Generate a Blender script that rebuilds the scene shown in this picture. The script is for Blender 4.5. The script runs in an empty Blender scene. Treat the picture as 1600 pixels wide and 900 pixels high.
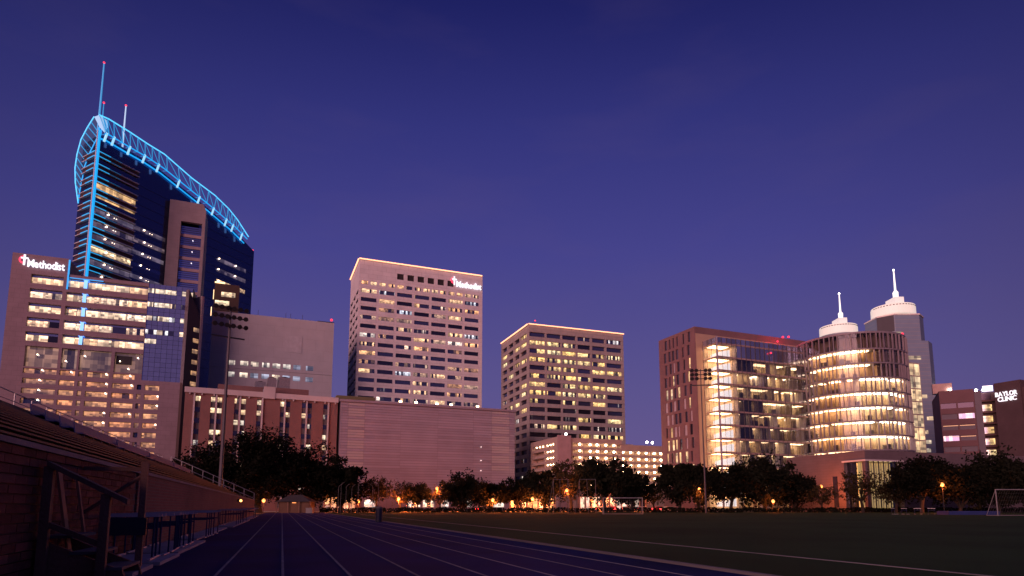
import bpy, bmesh, math, random
from mathutils import Vector, Matrix
random.seed(7)
SC = bpy.context.scene
COL = SC.collection
R = math.radians

# ---------------------------------------------------------------- camera, sky, sun, exposure
FPX, PITCH, EYE, PPY = 980.0, R(7.485), 1.3, 663.2     # focal length in px of a 1600x900 frame, tilt, eye height, principal row
cam = bpy.data.cameras.new('camera')
cam.sensor_width = 36.0
cam.lens = 36.0 * FPX / 1600.0
cam.shift_y = (PPY - 450.0) / 1600.0
cam.clip_start, cam.clip_end = 0.1, 6000.0
camo = bpy.data.objects.new('camera', cam)
COL.objects.link(camo)
camo.location = (0, 0, EYE)
camo.rotation_euler = (R(90) + PITCH, 0, 0)
SC.camera = camo

SUN_AZ, SUN_EL = R(211), R(7)      # afterglow behind the camera, to its left (azimuth from +Y clockwise)
world = bpy.data.worlds.new('World'); SC.world = world; world.use_nodes = True
wn = world.node_tree.nodes; wl = world.node_tree.links; wn.clear()
w_out = wn.new('ShaderNodeOutputWorld')
w_bg = wn.new('ShaderNodeBackground')
w_tc = wn.new('ShaderNodeTexCoord'); w_sep = wn.new('ShaderNodeSeparateXYZ')
w_ramp = wn.new('ShaderNodeValToRGB')
wl.new(w_tc.outputs['Generated'], w_sep.inputs[0]); wl.new(w_sep.outputs['Z'], w_ramp.inputs[0])
els = w_ramp.color_ramp.elements
stops = [(0.0, (.138, .098, .252)), (.10, (.124, .094, .264)), (.184, (.104, .086, .264)), (.383, (.060, .0565, .256)), (.541, (.034, .0360, .205)), (.66, (.0155, .0180, .140)), (1.0, (.007, .008, .075))]
els[0].position, els[0].color = stops[0][0], (*stops[0][1], 1)
els[1].position, els[1].color = stops[-1][0], (*stops[-1][1], 1)
for p_, c_ in stops[1:-1]:
    e_ = els.new(p_); e_.color = (*c_, 1)
w_sky = wn.new('ShaderNodeTexSky'); w_sky.sky_type = 'NISHITA'; w_sky.sun_disc = False
w_sky.sun_elevation = R(-4); w_sky.sun_rotation = SUN_AZ
w_map = wn.new('ShaderNodeMapping'); w_map.inputs['Scale'].default_value = (1.6, 1.6, 6)
w_no = wn.new('ShaderNodeTexNoise'); w_no.inputs['Scale'].default_value = 2.2; w_no.inputs['Detail'].default_value = 5
wl.new(w_tc.outputs['Generated'], w_map.inputs[0]); wl.new(w_map.outputs[0], w_no.inputs['Vector'])
w_cl = wn.new('ShaderNodeMapRange'); w_cl.inputs[1].default_value = .52; w_cl.inputs[2].default_value = .8; w_cl.inputs[3].default_value = 0; w_cl.inputs[4].default_value = .13
wl.new(w_no.outputs['Fac'], w_cl.inputs[0])
w_mix = wn.new('ShaderNodeMixRGB'); w_mix.inputs[2].default_value = (.14, .09, .2, 1)
wl.new(w_cl.outputs[0], w_mix.inputs[0]); wl.new(w_ramp.outputs[0], w_mix.inputs[1])
w_add = wn.new('ShaderNodeMixRGB'); w_add.blend_type = 'ADD'; w_add.inputs[0].default_value = .02
wl.new(w_mix.outputs[0], w_add.inputs[1]); wl.new(w_sky.outputs[0], w_add.inputs[2])
# lens-like corner darkening put into the sky: it dims away from straight ahead
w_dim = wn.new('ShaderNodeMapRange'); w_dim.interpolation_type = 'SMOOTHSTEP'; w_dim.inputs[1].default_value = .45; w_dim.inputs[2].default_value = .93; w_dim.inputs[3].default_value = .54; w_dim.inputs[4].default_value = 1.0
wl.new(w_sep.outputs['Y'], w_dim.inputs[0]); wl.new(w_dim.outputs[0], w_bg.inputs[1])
wl.new(w_add.outputs[0], w_bg.inputs[0])
wl.new(w_bg.outputs[0], w_out.inputs[0])

sun = bpy.data.lights.new('sun', 'SUN'); sun.energy = 3.0; sun.angle = R(40); sun.color = (1.0, .47, .45)
suno = bpy.data.objects.new('sun', sun); COL.objects.link(suno)
to_sun = Vector((math.sin(SUN_AZ) * math.cos(SUN_EL), math.cos(SUN_AZ) * math.cos(SUN_EL), math.sin(SUN_EL)))
suno.rotation_euler = to_sun.to_track_quat('Z', 'Y').to_euler()
suno.location = to_sun * 50 + Vector((0, 0, 60))

SC.view_settings.view_transform = 'Standard'; SC.view_settings.look = 'None'
SC.view_settings.exposure = 0.0; SC.view_settings.gamma = 1.0; SC.view_settings.use_curve_mapping = False
SC.cycles.use_denoising = True
SC.cycles.max_bounces = 6; SC.cycles.diffuse_bounces = 2; SC.cycles.glossy_bounces = 3; SC.cycles.transparent_max_bounces = 12
SC.cycles.sample_clamp_indirect = 4.0
SC.cycles.caustics_reflective = False; SC.cycles.caustics_refractive = False

# ---------------------------------------------------------------- survey helpers: sight lines measured on the photograph
_c, _s = math.cos(PITCH), math.sin(PITCH)
def ray(px, py):
    a, b = (px - 800) / FPX, (PPY - py) / FPX
    return (a, _c - b * _s, _s + b * _c)
def at(px, py, Y):
    d = ray(px, py); t = Y / d[1]
    return Vector((d[0] * t, Y, EYE + d[2] * t))
def level(px, py, H):
    d = ray(px, py); t = (H - EYE) / d[2]
    return Vector((d[0] * t, d[1] * t, 0))
def on_face(P, yaw, px, py):
    """(distance along, height) of a sight line on the vertical plane through P at yaw degrees."""
    d = ray(px, py); ex, ey = math.cos(R(yaw)), math.sin(R(yaw)); nx, ny = ey, -ex
    t = (P[0] * nx + P[1] * ny) / (d[0] * nx + d[1] * ny)
    return ((d[0] * t - P[0]) * ex + (d[1] * t - P[1]) * ey, EYE + d[2] * t)

# ---------------------------------------------------------------- materials
MATS = {}
def nt(name):
    m = bpy.data.materials.new(name); m.use_nodes = True
    n, l = m.node_tree.nodes, m.node_tree.links
    return m, n, l, n['Principled BSDF']
def plain(name, col, rough=.7, var=.12, scale=.6, bump=0, bscale=8, metal=0, spec=.5):
    """Solid colour with large soft wear and, if asked, fine relief."""
    if name in MATS: return MATS[name]
    m, n, l, b = nt(name)
    tc = n.new('ShaderNodeTexCoord')
    oi = n.new('ShaderNodeObjectInfo')
    no = n.new('ShaderNodeTexNoise'); no.inputs['Scale'].default_value = scale; no.inputs['Detail'].default_value = 6
    l.new(tc.outputs['Object'], no.inputs['Vector'])
    ad = n.new('ShaderNodeMath'); ad.operation = 'MULTIPLY_ADD'; ad.inputs[1].default_value = .35; ad.inputs[2].default_value = -.17
    l.new(oi.outputs['Random'], ad.inputs[0])
    su = n.new('ShaderNodeMath'); l.new(no.outputs['Fac'], su.inputs[0]); l.new(ad.outputs[0], su.inputs[1])
    mr = n.new('ShaderNodeMapRange'); mr.inputs[1].default_value = .25; mr.inputs[2].default_value = .75
    mr.inputs[3].default_value = 1 - var; mr.inputs[4].default_value = 1 + var
    l.new(su.outputs[0], mr.inputs[0])
    mx = n.new('ShaderNodeVectorMath'); mx.operation = 'SCALE'; mx.inputs[0].default_value = col
    l.new(mr.outputs[0], mx.inputs['Scale']); l.new(mx.outputs[0], b.inputs['Base Color'])
    b.inputs['Roughness'].default_value = rough; b.inputs['Metallic'].default_value = metal
    b.inputs['Specular IOR Level'].default_value = spec
    if bump:
        n2 = n.new('ShaderNodeTexNoise'); n2.inputs['Scale'].default_value = bscale; n2.inputs['Detail'].default_value = 4
        l.new(tc.outputs['Object'], n2.inputs['Vector'])
        bp = n.new('ShaderNodeBump'); bp.inputs['Strength'].default_value = bump; bp.inputs['Distance'].default_value = .05
        l.new(n2.outputs['Fac'], bp.inputs['Height']); l.new(bp.outputs[0], b.inputs['Normal'])
    MATS[name] = m; return m
def coursed(name, c1, c2, mortar, bw, bh, ms=.02, rough=.8, rot=True, bump=.4, var=.1):
    """Bricks, panels or blocks with joints for surfaces too far off to pick the pieces apart; object space, x+y along, z up."""
    if name in MATS: return MATS[name]
    m, n, l, b = nt(name)
    tc = n.new('ShaderNodeTexCoord'); sp = n.new('ShaderNodeSeparateXYZ'); l.new(tc.outputs['Object'], sp.inputs[0])
    ad = n.new('ShaderNodeMath'); l.new(sp.outputs['X'], ad.inputs[0]); l.new(sp.outputs['Y'], ad.inputs[1])
    cb = n.new('ShaderNodeCombineXYZ'); l.new(ad.outputs[0], cb.inputs['X']); l.new(sp.outputs['Z'], cb.inputs['Y'])
    br = n.new('ShaderNodeTexBrick'); l.new(cb.outputs[0], br.inputs['Vector'])
    br.inputs['Color1'].default_value = (*c1, 1); br.inputs['Color2'].default_value = (*c2, 1); br.inputs['Mortar'].default_value = (*mortar, 1)
    br.inputs['Scale'].default_value = 1; br.inputs['Brick Width'].default_value = bw; br.inputs['Row Height'].default_value = bh
    br.inputs['Mortar Size'].default_value = ms
    no = n.new('ShaderNodeTexNoise'); no.inputs['Scale'].default_value = .25; no.inputs['Detail'].default_value = 6
    l.new(tc.outputs['Object'], no.inputs['Vector'])
    mr = n.new('ShaderNodeMapRange'); mr.inputs[1].default_value = .3; mr.inputs[2].default_value = .7; mr.inputs[3].default_value = 1 - var; mr.inputs[4].default_value = 1 + var
    l.new(no.outputs['Fac'], mr.inputs[0])
    mx = n.new('ShaderNodeVectorMath'); mx.operation = 'SCALE'; l.new(br.outputs['Color'], mx.inputs[0]); l.new(mr.outputs[0], mx.inputs['Scale'])
    l.new(mx.outputs[0], b.inputs['Base Color']); b.inputs['Roughness'].default_value = rough
    bp = n.new('ShaderNodeBump'); bp.inputs['Strength'].default_value = bump; bp.inputs['Distance'].default_value = .03; bp.invert = True
    l.new(br.outputs['Fac'], bp.inputs['Height']); l.new(bp.outputs[0], b.inputs['Normal'])
    MATS[name] = m; return m
def mirror_glass(name, col, rough=.12, bump=.0, scale=.3, spread=.28):
    if name in MATS: return MATS[name]
    m, n, l, b = nt(name)
    b.inputs['Base Color'].default_value = (*col, 1); b.inputs['Metallic'].default_value = .85; b.inputs['Roughness'].default_value = rough
    tc = n.new('ShaderNodeTexCoord'); oi = n.new('ShaderNodeObjectInfo')
    mr = n.new('ShaderNodeMapRange'); mr.inputs[3].default_value = 1 - spread; mr.inputs[4].default_value = 1 + spread
    l.new(oi.outputs['Random'], mr.inputs[0])
    mx = n.new('ShaderNodeVectorMath'); mx.operation = 'SCALE'; mx.inputs[0].default_value = col
    l.new(mr.outputs[0], mx.inputs['Scale']); l.new(mx.outputs[0], b.inputs['Base Color'])
    if bump:
        no = n.new('ShaderNodeTexNoise'); no.inputs['Scale'].default_value = scale; l.new(tc.outputs['Object'], no.inputs['Vector'])
        bp = n.new('ShaderNodeBump'); bp.inputs['Strength'].default_value = bump; bp.inputs['Distance'].default_value = .3
        l.new(no.outputs['Fac'], bp.inputs['Height']); l.new(bp.outputs[0], b.inputs['Normal'])
    MATS[name] = m; return m
def lit_window(name, cell=1.1, share=.6, strength=2.2, warm=(1, .62, .30), cool=(1, .86, .62), axis='X', dark=(.05, .055, .09), clutter=5, base=.05, ceil=.6):
    """A lit room behind glass: each bay of the pane is lit or not, with furniture and blinds breaking up the light."""
    if name in MATS: return MATS[name]
    m, n, l, b = nt(name)
    tc = n.new('ShaderNodeTexCoord'); oi = n.new('ShaderNodeObjectInfo')
    sp = n.new('ShaderNodeSeparateXYZ'); l.new(tc.outputs['Object'], sp.inputs[0])
    def mth(op, a, b_=None, c_=None):
        q = n.new('ShaderNodeMath'); q.operation = op
        for i, v in enumerate((a, b_, c_)):
            if v is None: continue
            if isinstance(v, (int, float)): q.inputs[i].default_value = v
            else: l.new(v, q.inputs[i])
        return q.outputs[0]
    rnd = mth('MULTIPLY', oi.outputs['Random'], 137.0)
    ci = mth('FLOOR', mth('ADD', mth('DIVIDE', sp.outputs[axis], cell), mth('MULTIPLY', oi.outputs['Random'], 1.0)))
    cb = n.new('ShaderNodeCombineXYZ'); l.new(ci, cb.inputs[0]); l.new(rnd, cb.inputs[1])
    wn_ = n.new('ShaderNodeTexWhiteNoise'); wn_.noise_dimensions = '2D'; l.new(cb.outputs[0], wn_.inputs['Vector'])
    per = mth('MULTIPLY', mth('FRACT', mth('MULTIPLY', oi.outputs['Random'], 7.77)), 1.0)
    lev = mth('SUBTRACT', mth('ADD', mth('MULTIPLY', wn_.outputs['Value'], .75), mth('MULTIPLY', per, .5)), 1.25 - share * 1.25)
    lev = mth('MULTIPLY', mth('MAXIMUM', mth('MINIMUM', mth('MULTIPLY', lev, 5.0), 1.0), 0.0), mth('ADD', mth('MULTIPLY', wn_.outputs['Value'], .8), .4))
    mp = n.new('ShaderNodeVectorMath'); mp.operation = 'ADD'; l.new(tc.outputs['Object'], mp.inputs[0])
    cb2 = n.new('ShaderNodeCombineXYZ')
    for i in range(3): l.new(rnd, cb2.inputs[i])
    l.new(cb2.outputs[0], mp.inputs[1])
    # blinds, desks and ceiling panels: blocky patches, some bright, some half hidden
    sx = n.new('ShaderNodeVectorMath'); sx.operation = 'MULTIPLY'; sx.inputs[1].default_value = (clutter * .28, clutter * .28, clutter * .42); l.new(mp.outputs[0], sx.inputs[0])
    fl_ = n.new('ShaderNodeVectorMath'); fl_.operation = 'FLOOR'; l.new(sx.outputs[0], fl_.inputs[0])
    w2 = n.new('ShaderNodeTexWhiteNoise'); w2.noise_dimensions = '3D'; l.new(fl_.outputs[0], w2.inputs['Vector'])
    no = n.new('ShaderNodeTexNoise'); no.inputs['Scale'].default_value = clutter * .22; no.inputs['Detail'].default_value = 2; l.new(mp.outputs[0], no.inputs['Vector'])
    av = mth('ADD', mth('MULTIPLY', w2.outputs['Value'], .6), mth('MULTIPLY', no.outputs['Fac'], .4))
    cl = n.new('ShaderNodeMapRange'); cl.inputs[1].default_value = .15; cl.inputs[2].default_value = .75; cl.inputs[3].default_value = .22; cl.inputs[4].default_value = 1.4
    l.new(av, cl.inputs[0])
    top = mth('ADD', 1.0, mth('MULTIPLY', sp.outputs['Z'], ceil))
    st = mth('MULTIPLY', mth('MULTIPLY', mth('MULTIPLY', lev, cl.outputs[0]), mth('MAXIMUM', top, .25)), strength)
    st = mth('ADD', st, base * .0)
    mc = n.new('ShaderNodeMixRGB'); mc.inputs[1].default_value = (*warm, 1); mc.inputs[2].default_value = (*cool, 1)
    l.new(mth('FRACT', mth('MULTIPLY', oi.outputs['Random'], 31.3)), mc.inputs[0])
    l.new(mc.outputs[0], b.inputs['Emission Color']); l.new(st, b.inputs['Emission Strength'])
    b.inputs['Base Color'].default_value = (dark[0] * 3, dark[1] * 3, dark[2] * 3, 1); b.inputs['Metallic'].default_value = .8; b.inputs['Roughness'].default_value = .15
    MATS[name] = m; return m
def glow(name, col, strength):
    if name in MATS: return MATS[name]
    m, n, l, b = nt(name)
    b.inputs['Base Color'].default_value = (*[min(1, c * .6) for c in col], 1)
    b.inputs['Emission Color'].default_value = (*col, 1); b.inputs['Emission Strength'].default_value = strength
    MATS[name] = m; return m
def clear_glass(name, tint=(.75, .78, .85), gloss=.16):
    if name in MATS: return MATS[name]
    m = bpy.data.materials.new(name); m.use_nodes = True; n, l = m.node_tree.nodes, m.node_tree.links; n.clear()
    o = n.new('ShaderNodeOutputMaterial'); t = n.new('ShaderNodeBsdfTransparent'); g = n.new('ShaderNodeBsdfGlossy'); x = n.new('ShaderNodeMixShader')
    t.inputs[0].default_value = (*tint, 1); g.inputs[0].default_value = (.8, .82, .9, 1); g.inputs['Roughness'].default_value = .06
    fr = n.new('ShaderNodeLayerWeight'); fr.inputs[0].default_value = .35
    mr = n.new('ShaderNodeMapRange'); mr.inputs[3].default_value = gloss * .09; mr.inputs[4].default_value = .22
    l.new(fr.outputs['Fresnel'], mr.inputs[0]); l.new(mr.outputs[0], x.inputs[0])
    l.new(t.outputs[0], x.inputs[1]); l.new(g.outputs[0], x.inputs[2]); l.new(x.outputs[0], o.inputs[0])
    MATS[name] = m; return m

# ---------------------------------------------------------------- mesh helpers
class MB:
    def __init__(s): s.v, s.f, s.k = [], [], {}
    def p(s, x, y, z):
        key = (round(x, 4), round(y, 4), round(z, 4))
        if key not in s.k: s.k[key] = len(s.v); s.v.append((x, y, z))
        return s.k[key]
    def poly(s, pts):
        ids = []
        for q in pts:
            i = s.p(*q)
            if not ids or i != ids[-1]: ids.append(i)
        if len(ids) > 2 and ids[0] == ids[-1]: ids.pop()
        if len(set(ids)) >= 3: s.f.append(ids)
        return s
    def raw(s, pts):
        b = len(s.v); s.v += [tuple(q) for q in pts]; return b
    def box(s, x0, y0, z0, x1, y1, z1):
        b = s.raw([(x0, y0, z0), (x1, y0, z0), (x1, y1, z0), (x0, y1, z0), (x0, y0, z1), (x1, y0, z1), (x1, y1, z1), (x0, y1, z1)])
        for q in ((0, 3, 2, 1), (4, 5, 6, 7), (0, 1, 5, 4), (1, 2, 6, 5), (2, 3, 7, 6), (3, 0, 4, 7)): s.f.append([b + i for i in q])
        return s
    def hexa(s, low, high):
        """a block between two rings of points of the same count"""
        n = len(low); b = s.raw(list(low) + list(high))
        s.f.append([b + i for i in range(n)][::-1]); s.f.append([b + n + i for i in range(n)])
        for i in range(n): s.f.append([b + i, b + (i + 1) % n, b + n + (i + 1) % n, b + n + i])
        return s
    def prism(s, pts, z0, z1):
        return s.hexa([(x, y, z0) for x, y in pts], [(x, y, z1) for x, y in pts])
    def tube(s, a, b, r0, r1=None, n=6, caps=True):
        r1 = r0 if r1 is None else r1
        a, b = Vector(a), Vector(b); d = (b - a)
        if d.length < 1e-6: return s
        d.normalize(); u = d.orthogonal().normalized(); w = d.cross(u)
        lo = [a + (u * math.cos(2 * math.pi * i / n) + w * math.sin(2 * math.pi * i / n)) * r0 for i in range(n)]
        hi = [b + (u * math.cos(2 * math.pi * i / n) + w * math.sin(2 * math.pi * i / n)) * r1 for i in range(n)]
        return s.hexa([tuple(q) for q in lo], [tuple(q) for q in hi])
    def path(s, pts, r, n=6):
        """one continuous tube along points"""
        pts = [Vector(q) for q in pts]; rings = []
        up = None
        for i, q in enumerate(pts):
            d = (pts[min(i + 1, len(pts) - 1)] - pts[max(i - 1, 0)]).normalized()
            if up is None: up = d.orthogonal().normalized()
            up = (up - d * up.dot(d)).normalized(); w = d.cross(up)
            rr = r[i] if isinstance(r, (list, tuple)) else r
            rings.append(s.raw([tuple(q + (up * math.cos(2 * math.pi * k / n) + w * math.sin(2 * math.pi * k / n)) * rr) for k in range(n)]))
        for a, b in zip(rings, rings[1:]):
            for k in range(n): s.f.append([a + k, a + (k + 1) % n, b + (k + 1) % n, b + k])
        s.f.append([rings[0] + k for k in range(n)][::-1]); s.f.append([rings[-1] + k for k in range(n)])
        return s
    def ball(s, c, r, n=8, m=5, sz=1.0):
        rows = []
        for j in range(m + 1):
            t = math.pi * j / m
            rows.append(s.raw([(c[0] + r * math.sin(t) * math.cos(2 * math.pi * i / n), c[1] + r * math.sin(t) * math.sin(2 * math.pi * i / n), c[2] + r * sz * math.cos(t)) for i in range(n)]))
        for a, b in zip(rows, rows[1:]):
            for i in range(n): s.f.append([a + i, b + i, b + (i + 1) % n, a + (i + 1) % n])
        return s
    def lathe(s, prof, n=24, c=(0, 0)):
        rows = [s.raw([(c[0] + r * math.cos(2 * math.pi * i / n), c[1] + r * math.sin(2 * math.pi * i / n), z) for i in range(n)]) for r, z in prof]
        for a, b in zip(rows, rows[1:]):
            for i in range(n): s.f.append([a + i, a + (i + 1) % n, b + (i + 1) % n, b + i])
        s.f.append([rows[0] + i for i in range(n)][::-1]); s.f.append([rows[-1] + i for i in range(n)])
        return s
    def mesh(s, name='mesh'):
        me = bpy.data.meshes.new(name); me.from_pydata(s.v, [], s.f); me.update(); return me
    def build(s, name, mat, parent=None, loc=(0, 0, 0), rot=(0, 0, 0), label=None, kind=None, smooth=False):
        return put(name, s.mesh(name), mat, parent, loc, rot, label, kind, smooth)

def put(name, me, mat=None, parent=None, loc=(0, 0, 0), rot=(0, 0, 0), label=None, kind=None, smooth=False):
    if mat is not None and not me.materials: me.materials.append(mat)
    if smooth: me.shade_smooth()
    o = bpy.data.objects.new(name, me); COL.objects.link(o)
    o.location = loc; o.rotation_euler = rot
    if parent is not None: o.parent = parent
    if label: o['label'] = label
    if kind: o['kind'] = kind
    return o
def thing(name, label, cat, loc=(0, 0, 0), yaw=0, group=None):
    o = bpy.data.objects.new(name, None); COL.objects.link(o); o.empty_display_size = .5
    o.location = (loc[0], loc[1], loc[2] if len(loc) > 2 else 0); o.rotation_euler = (0, 0, R(yaw))
    o['label'] = label; o['category'] = cat
    if group: o['group'] = group
    return o
def tag(o, label=None, cat=None, group=None, kind=None):
    if label: o['label'] = label
    if cat: o['category'] = cat
    if group: o['group'] = group
    if kind: o['kind'] = kind
    return o
_cache = {}
def slab(w, d, h, mat, bev=0):
    """shared block mesh, x centred, front face at y=0 going back d, z centred"""
    key = (round(w, 3), round(d, 3), round(h, 3), mat.name)
    if key not in _cache:
        me = MB().box(-w / 2, 0, -h / 2, w / 2, d, h / 2).mesh('slab'); me.materials.append(mat); _cache[key] = me
    return _cache[key]
def pane(name, parent, x, y, z, w, h, mat, side=False, d=.12, label=None):
    """a pane in a facade facing local -y (or local -x when side)"""
    return put(name, slab(w, d, h, mat), None, parent, (x, y, z), (0, 0, R(-90) if side else 0), label)
def grid_face(mb, tf, us, zs, hole, depth):
    """wall sheet with openings and their reveals; tf(u, z, inward) -> point; hole(uc, zc) -> bool"""
    us = sorted(set(round(u, 4) for u in us)); zs = sorted(set(round(z, 4) for z in zs))
    nu, nz = len(us) - 1, len(zs) - 1
    H = [[hole((us[i] + us[i + 1]) / 2, (zs[j] + zs[j + 1]) / 2) for j in range(nz)] for i in range(nu)]
    for i in range(nu):
        for j in range(nz):
            a, b, c, d = us[i], us[i + 1], zs[j], zs[j + 1]
            if not H[i][j]:
                mb.poly([tf(a, c, 0), tf(b, c, 0), tf(b, d, 0), tf(a, d, 0)]); continue
            if i == 0 or not H[i - 1][j]: mb.poly([tf(a, c, 0), tf(a, d, 0), tf(a, d, depth), tf(a, c, depth)])
            if i == nu - 1 or not H[i + 1][j]: mb.poly([tf(b, c, 0), tf(b, c, depth), tf(b, d, depth), tf(b, d, 0)])
            if j == 0 or not H[i][j - 1]: mb.poly([tf(a, c, 0), tf(a, c, depth), tf(b, c, depth), tf(b, c, 0)])
            if j == nz - 1 or not H[i][j + 1]: mb.poly([tf(a, d, 0), tf(b, d, 0), tf(b, d, depth), tf(a, d, depth)])
    return mb
def front_tf(x0=0, y0=0): return lambda u, z, d: (x0 + u, y0 + d, z)
def left_tf(x0=0, y0=0): return lambda u, z, d: (x0 + d, y0 + u, z)
def rest_of_box(mb, x0, y0, x1, y1, z0, z1, front=False, left=False):
    """the plain faces of a block whose front (y0) and left (x0) faces may be built apart"""
    if front: mb.poly([(x0, y0, z0), (x1, y0, z0), (x1, y0, z1), (x0, y0, z1)])
    if left: mb.poly([(x0, y0, z0), (x0, y0, z1), (x0, y1, z1), (x0, y1, z0)])
    mb.poly([(x1, y0, z0), (x1, y1, z0), (x1, y1, z1), (x1, y0, z1)])
    mb.poly([(x1, y1, z0), (x0, y1, z0), (x0, y1, z1), (x1, y1, z1)])
    mb.poly([(x0, y0, z1), (x1, y0, z1), (x1, y1, z1), (x0, y1, z1)])
    return mb
def inside(v, spans): return any(a <= v <= b for a, b in spans)
def letters(text, parent, x, z, height, mat, y=-.3, bold=.012, width=10.0, shear=0.0, gap=.06):
    """raised letters, one object each, reading along local x and filling the given width"""
    out = []; cx = 0.0
    for ch in text:
        cu = bpy.data.curves.new('letter', 'FONT'); cu.body = ch; cu.size = 1.0; cu.extrude = .06; cu.offset = bold; cu.shear = shear; cu.resolution_u = 3
        ob = bpy.data.objects.new('letter', cu); COL.objects.link(ob)
        bpy.context.view_layer.update()
        me = bpy.data.meshes.new_from_object(ob.evaluated_get(bpy.context.evaluated_depsgraph_get()))
        bpy.data.objects.remove(ob); bpy.data.curves.remove(cu)
        k = height / .72
        xs = [v.co.x for v in me.vertices]; x0, x1 = min(xs), max(xs)
        out.append((me, cx, x0)); cx += (x1 - x0) * k + gap * height
    q = width / (cx - gap * height)
    for me, c, x0 in out:
        k = height / .72
        for v in me.vertices: v.co = Vector(((v.co.x - x0) * k * q, -v.co.z * k, v.co.y * k))
        me.update(); me.materials.clear(); me.materials.append(mat)
        put('letter', me, None, parent, (x + c * q, y, z))
# ================================================================ THE SETTING
TY = 19.99                                   # the running track's straight lies this many degrees left of the view axis
def trk(lat, along, z=0):
    a = R(TY); return Vector((lat * math.cos(a) - along * math.sin(a), lat * math.sin(a) + along * math.cos(a), z))
m_ground = plain('park_ground', (.035, .032, .026), .9, .3, .08, .3, 3)
m_track = plain('blue_track_rubber', (.007, .013, .125), .9, .42, .28, .5, 60, spec=.12)
m_field = plain('mown_grass', (.020, .048, .018), .9, .5, .12, 1.0, 25, spec=.08)
m_white = plain('white_line_paint', (.23, .23, .27), .8, .4, 1.5)
m_asph = plain('asphalt', (.05, .05, .052), .85, .2, .3, .3, 20)
m_conc = plain('pale_concrete', (.30, .29, .28), .85, .2, .8, .3, 12)
tag(MB().poly([(-2500, -200, -.05), (2500, -200, -.05), (2500, 4000, -.05), (-2500, 4000, -.05)]).build('ground', m_ground), kind='structure')
# track sheet with its lane lines, laid in the track's own frame
track = MB().poly([(-3.3, -10, .004), (8.55, -10, .004), (8.55, 150, .004), (-3.3, 150, .004)]).build('running_track', m_track, rot=(0, 0, R(TY)))
tag(track, kind='structure')
for k in range(8):
    la = -1.13 + k * 1.205
    MB().box(la - .026, -5, .005, la + .026, 149, .010).build('lane_line', m_white, track)
curb = MB().box(8.44, -6, .004, 8.58, 149, .06).build('inner_kerb', plain('kerb_white', (.15, .14, .15), .7), track)
# field east of the kerb, all the way to the fence line by the trees
fl = []
field = MB().poly([(8.6, -12, 0), (240, -12, 0), (240, 60, 0), (62, 146, 0), (8.6, 146, 0)]).build('playing_field', m_field, rot=(0, 0, R(TY)))
tag(field, kind='structure')
MB().box(12.55, -5, .003, 12.67, 110, .012).build('touchline', plain('chalk_line', (.22, .22, .21), .8, .4, .6), field)
MB().box(12.75, 110, .003, 60, 110.12, .012).build('goal_line', MATS['chalk_line'], field)
# street behind the trees with kerb and lane dashes
road = MB().poly([(-400, 172, -.03), (400, 172, -.03), (400, 186, -.03), (-400, 186, -.03)]).build('road', m_asph)
tag(road, kind='structure')
MB().box(-400, 171.6, -.04, 400, 171.98, .11).build('kerb', m_conc, road)
for k in range(40):
    MB().box(-200 + k * 10, 178.9, -.026, -197 + k * 10, 179.1, -.02).build('lane_dash', m_white, road)

# ================================================================ TOWERS AND HOSPITAL BLOCKS
GLASS = mirror_glass('dark_office_glass', (.105, .10, .145), .16)
GLASS_B = mirror_glass('blue_curtain_glass', (.55, .60, .82), .12, .03, .2, .07)
LIT = [lit_window('lit_office_a', 1.15, .56, 1.2, (1, .43, .16), (1, .6, .3)), lit_window('lit_office_b', .8, .66, 1.15, (1, .46, .19), (1, .62, .34)), lit_window('lit_office_c', 1.7, .46, 1.25, (1, .55, .3), (.95, .76, .66))]
LIT += [lit_window('lit_office_dim', 1.3, .7, .5, (1, .45, .2), (1, .6, .4)), lit_window('lit_office_cool', .9, .6, .8, (.85, .8, .85), (.8, .85, 1))]
SPOT = lit_window('few_desk_lights', .45, .2, 1.2, (1, .62, .4), (.95, .85, .85))
def office_pick(rng, lit):
    r = rng.random()
    return LIT[rng.choice((0, 0, 1, 1, 2, 3, 3, 4))] if r < lit else (SPOT if r < lit + .22 else GLASS)
def bulbs(name, parent, pts, r, mat):
    mb = MB()
    for q in pts: mb.ball(q, r, 6, 4)
    return mb.build(name, mat, parent, kind='stuff')
def beacon(parent, x, y, z, r=.35):
    b = MB().tube((x, y, z - .9), (x, y, z), .08).build('beacon_mast', m_dark, parent)
    MB().ball((x, y, z), r, 8, 5).build('beacon_lamp', m_red, b, label='red aircraft warning lamp')
m_dark = plain('dark_metal', (.03, .03, .035), .5, .2, 2, metal=.4)
m_steel = plain('grey_steel', (.32, .32, .34), .45, .15, 2, metal=.5)
m_red = glow('red_beacon', (1, .04, .09), 1.6)
m_bulb = glow('warm_roof_bulb', (1, .43, .23), 2.4)
m_sign = glow('white_sign_face', (.95, .92, 1), 1.25)
m_signred = glow('red_sign_face', (1, .05, .12), 1.6)

def cross_logo(parent, x, y, z, h):
    c = MB().box(x + .40 * h, y, z, x + .56 * h, y + .12, z + h).box(x + .2 * h, y + .01, z + .6 * h, x + .78 * h, y + .11, z + .74 * h).build('cross_emblem', m_sign, parent)
    pts = [(x + .40 * h - .34 * h * math.sin(t), z + .5 * h + .36 * h * math.cos(t)) for t in [math.pi * i / 10 for i in range(11)]]
    inn = [(x + .38 * h - .18 * h * math.sin(t), z + .5 * h + .22 * h * math.cos(t)) for t in [math.pi * i / 10 for i in range(11)]]
    mb = MB()
    for i in range(10):
        a, b, c_, d = pts[i], pts[i + 1], inn[i + 1], inn[i]
        mb.hexa([(q[0], y + .02, q[1]) for q in (a, b, c_, d)], [(q[0], y + .14, q[1]) for q in (a, b, c_, d)])
    mb.build('emblem_arc', m_signred, parent)

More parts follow.
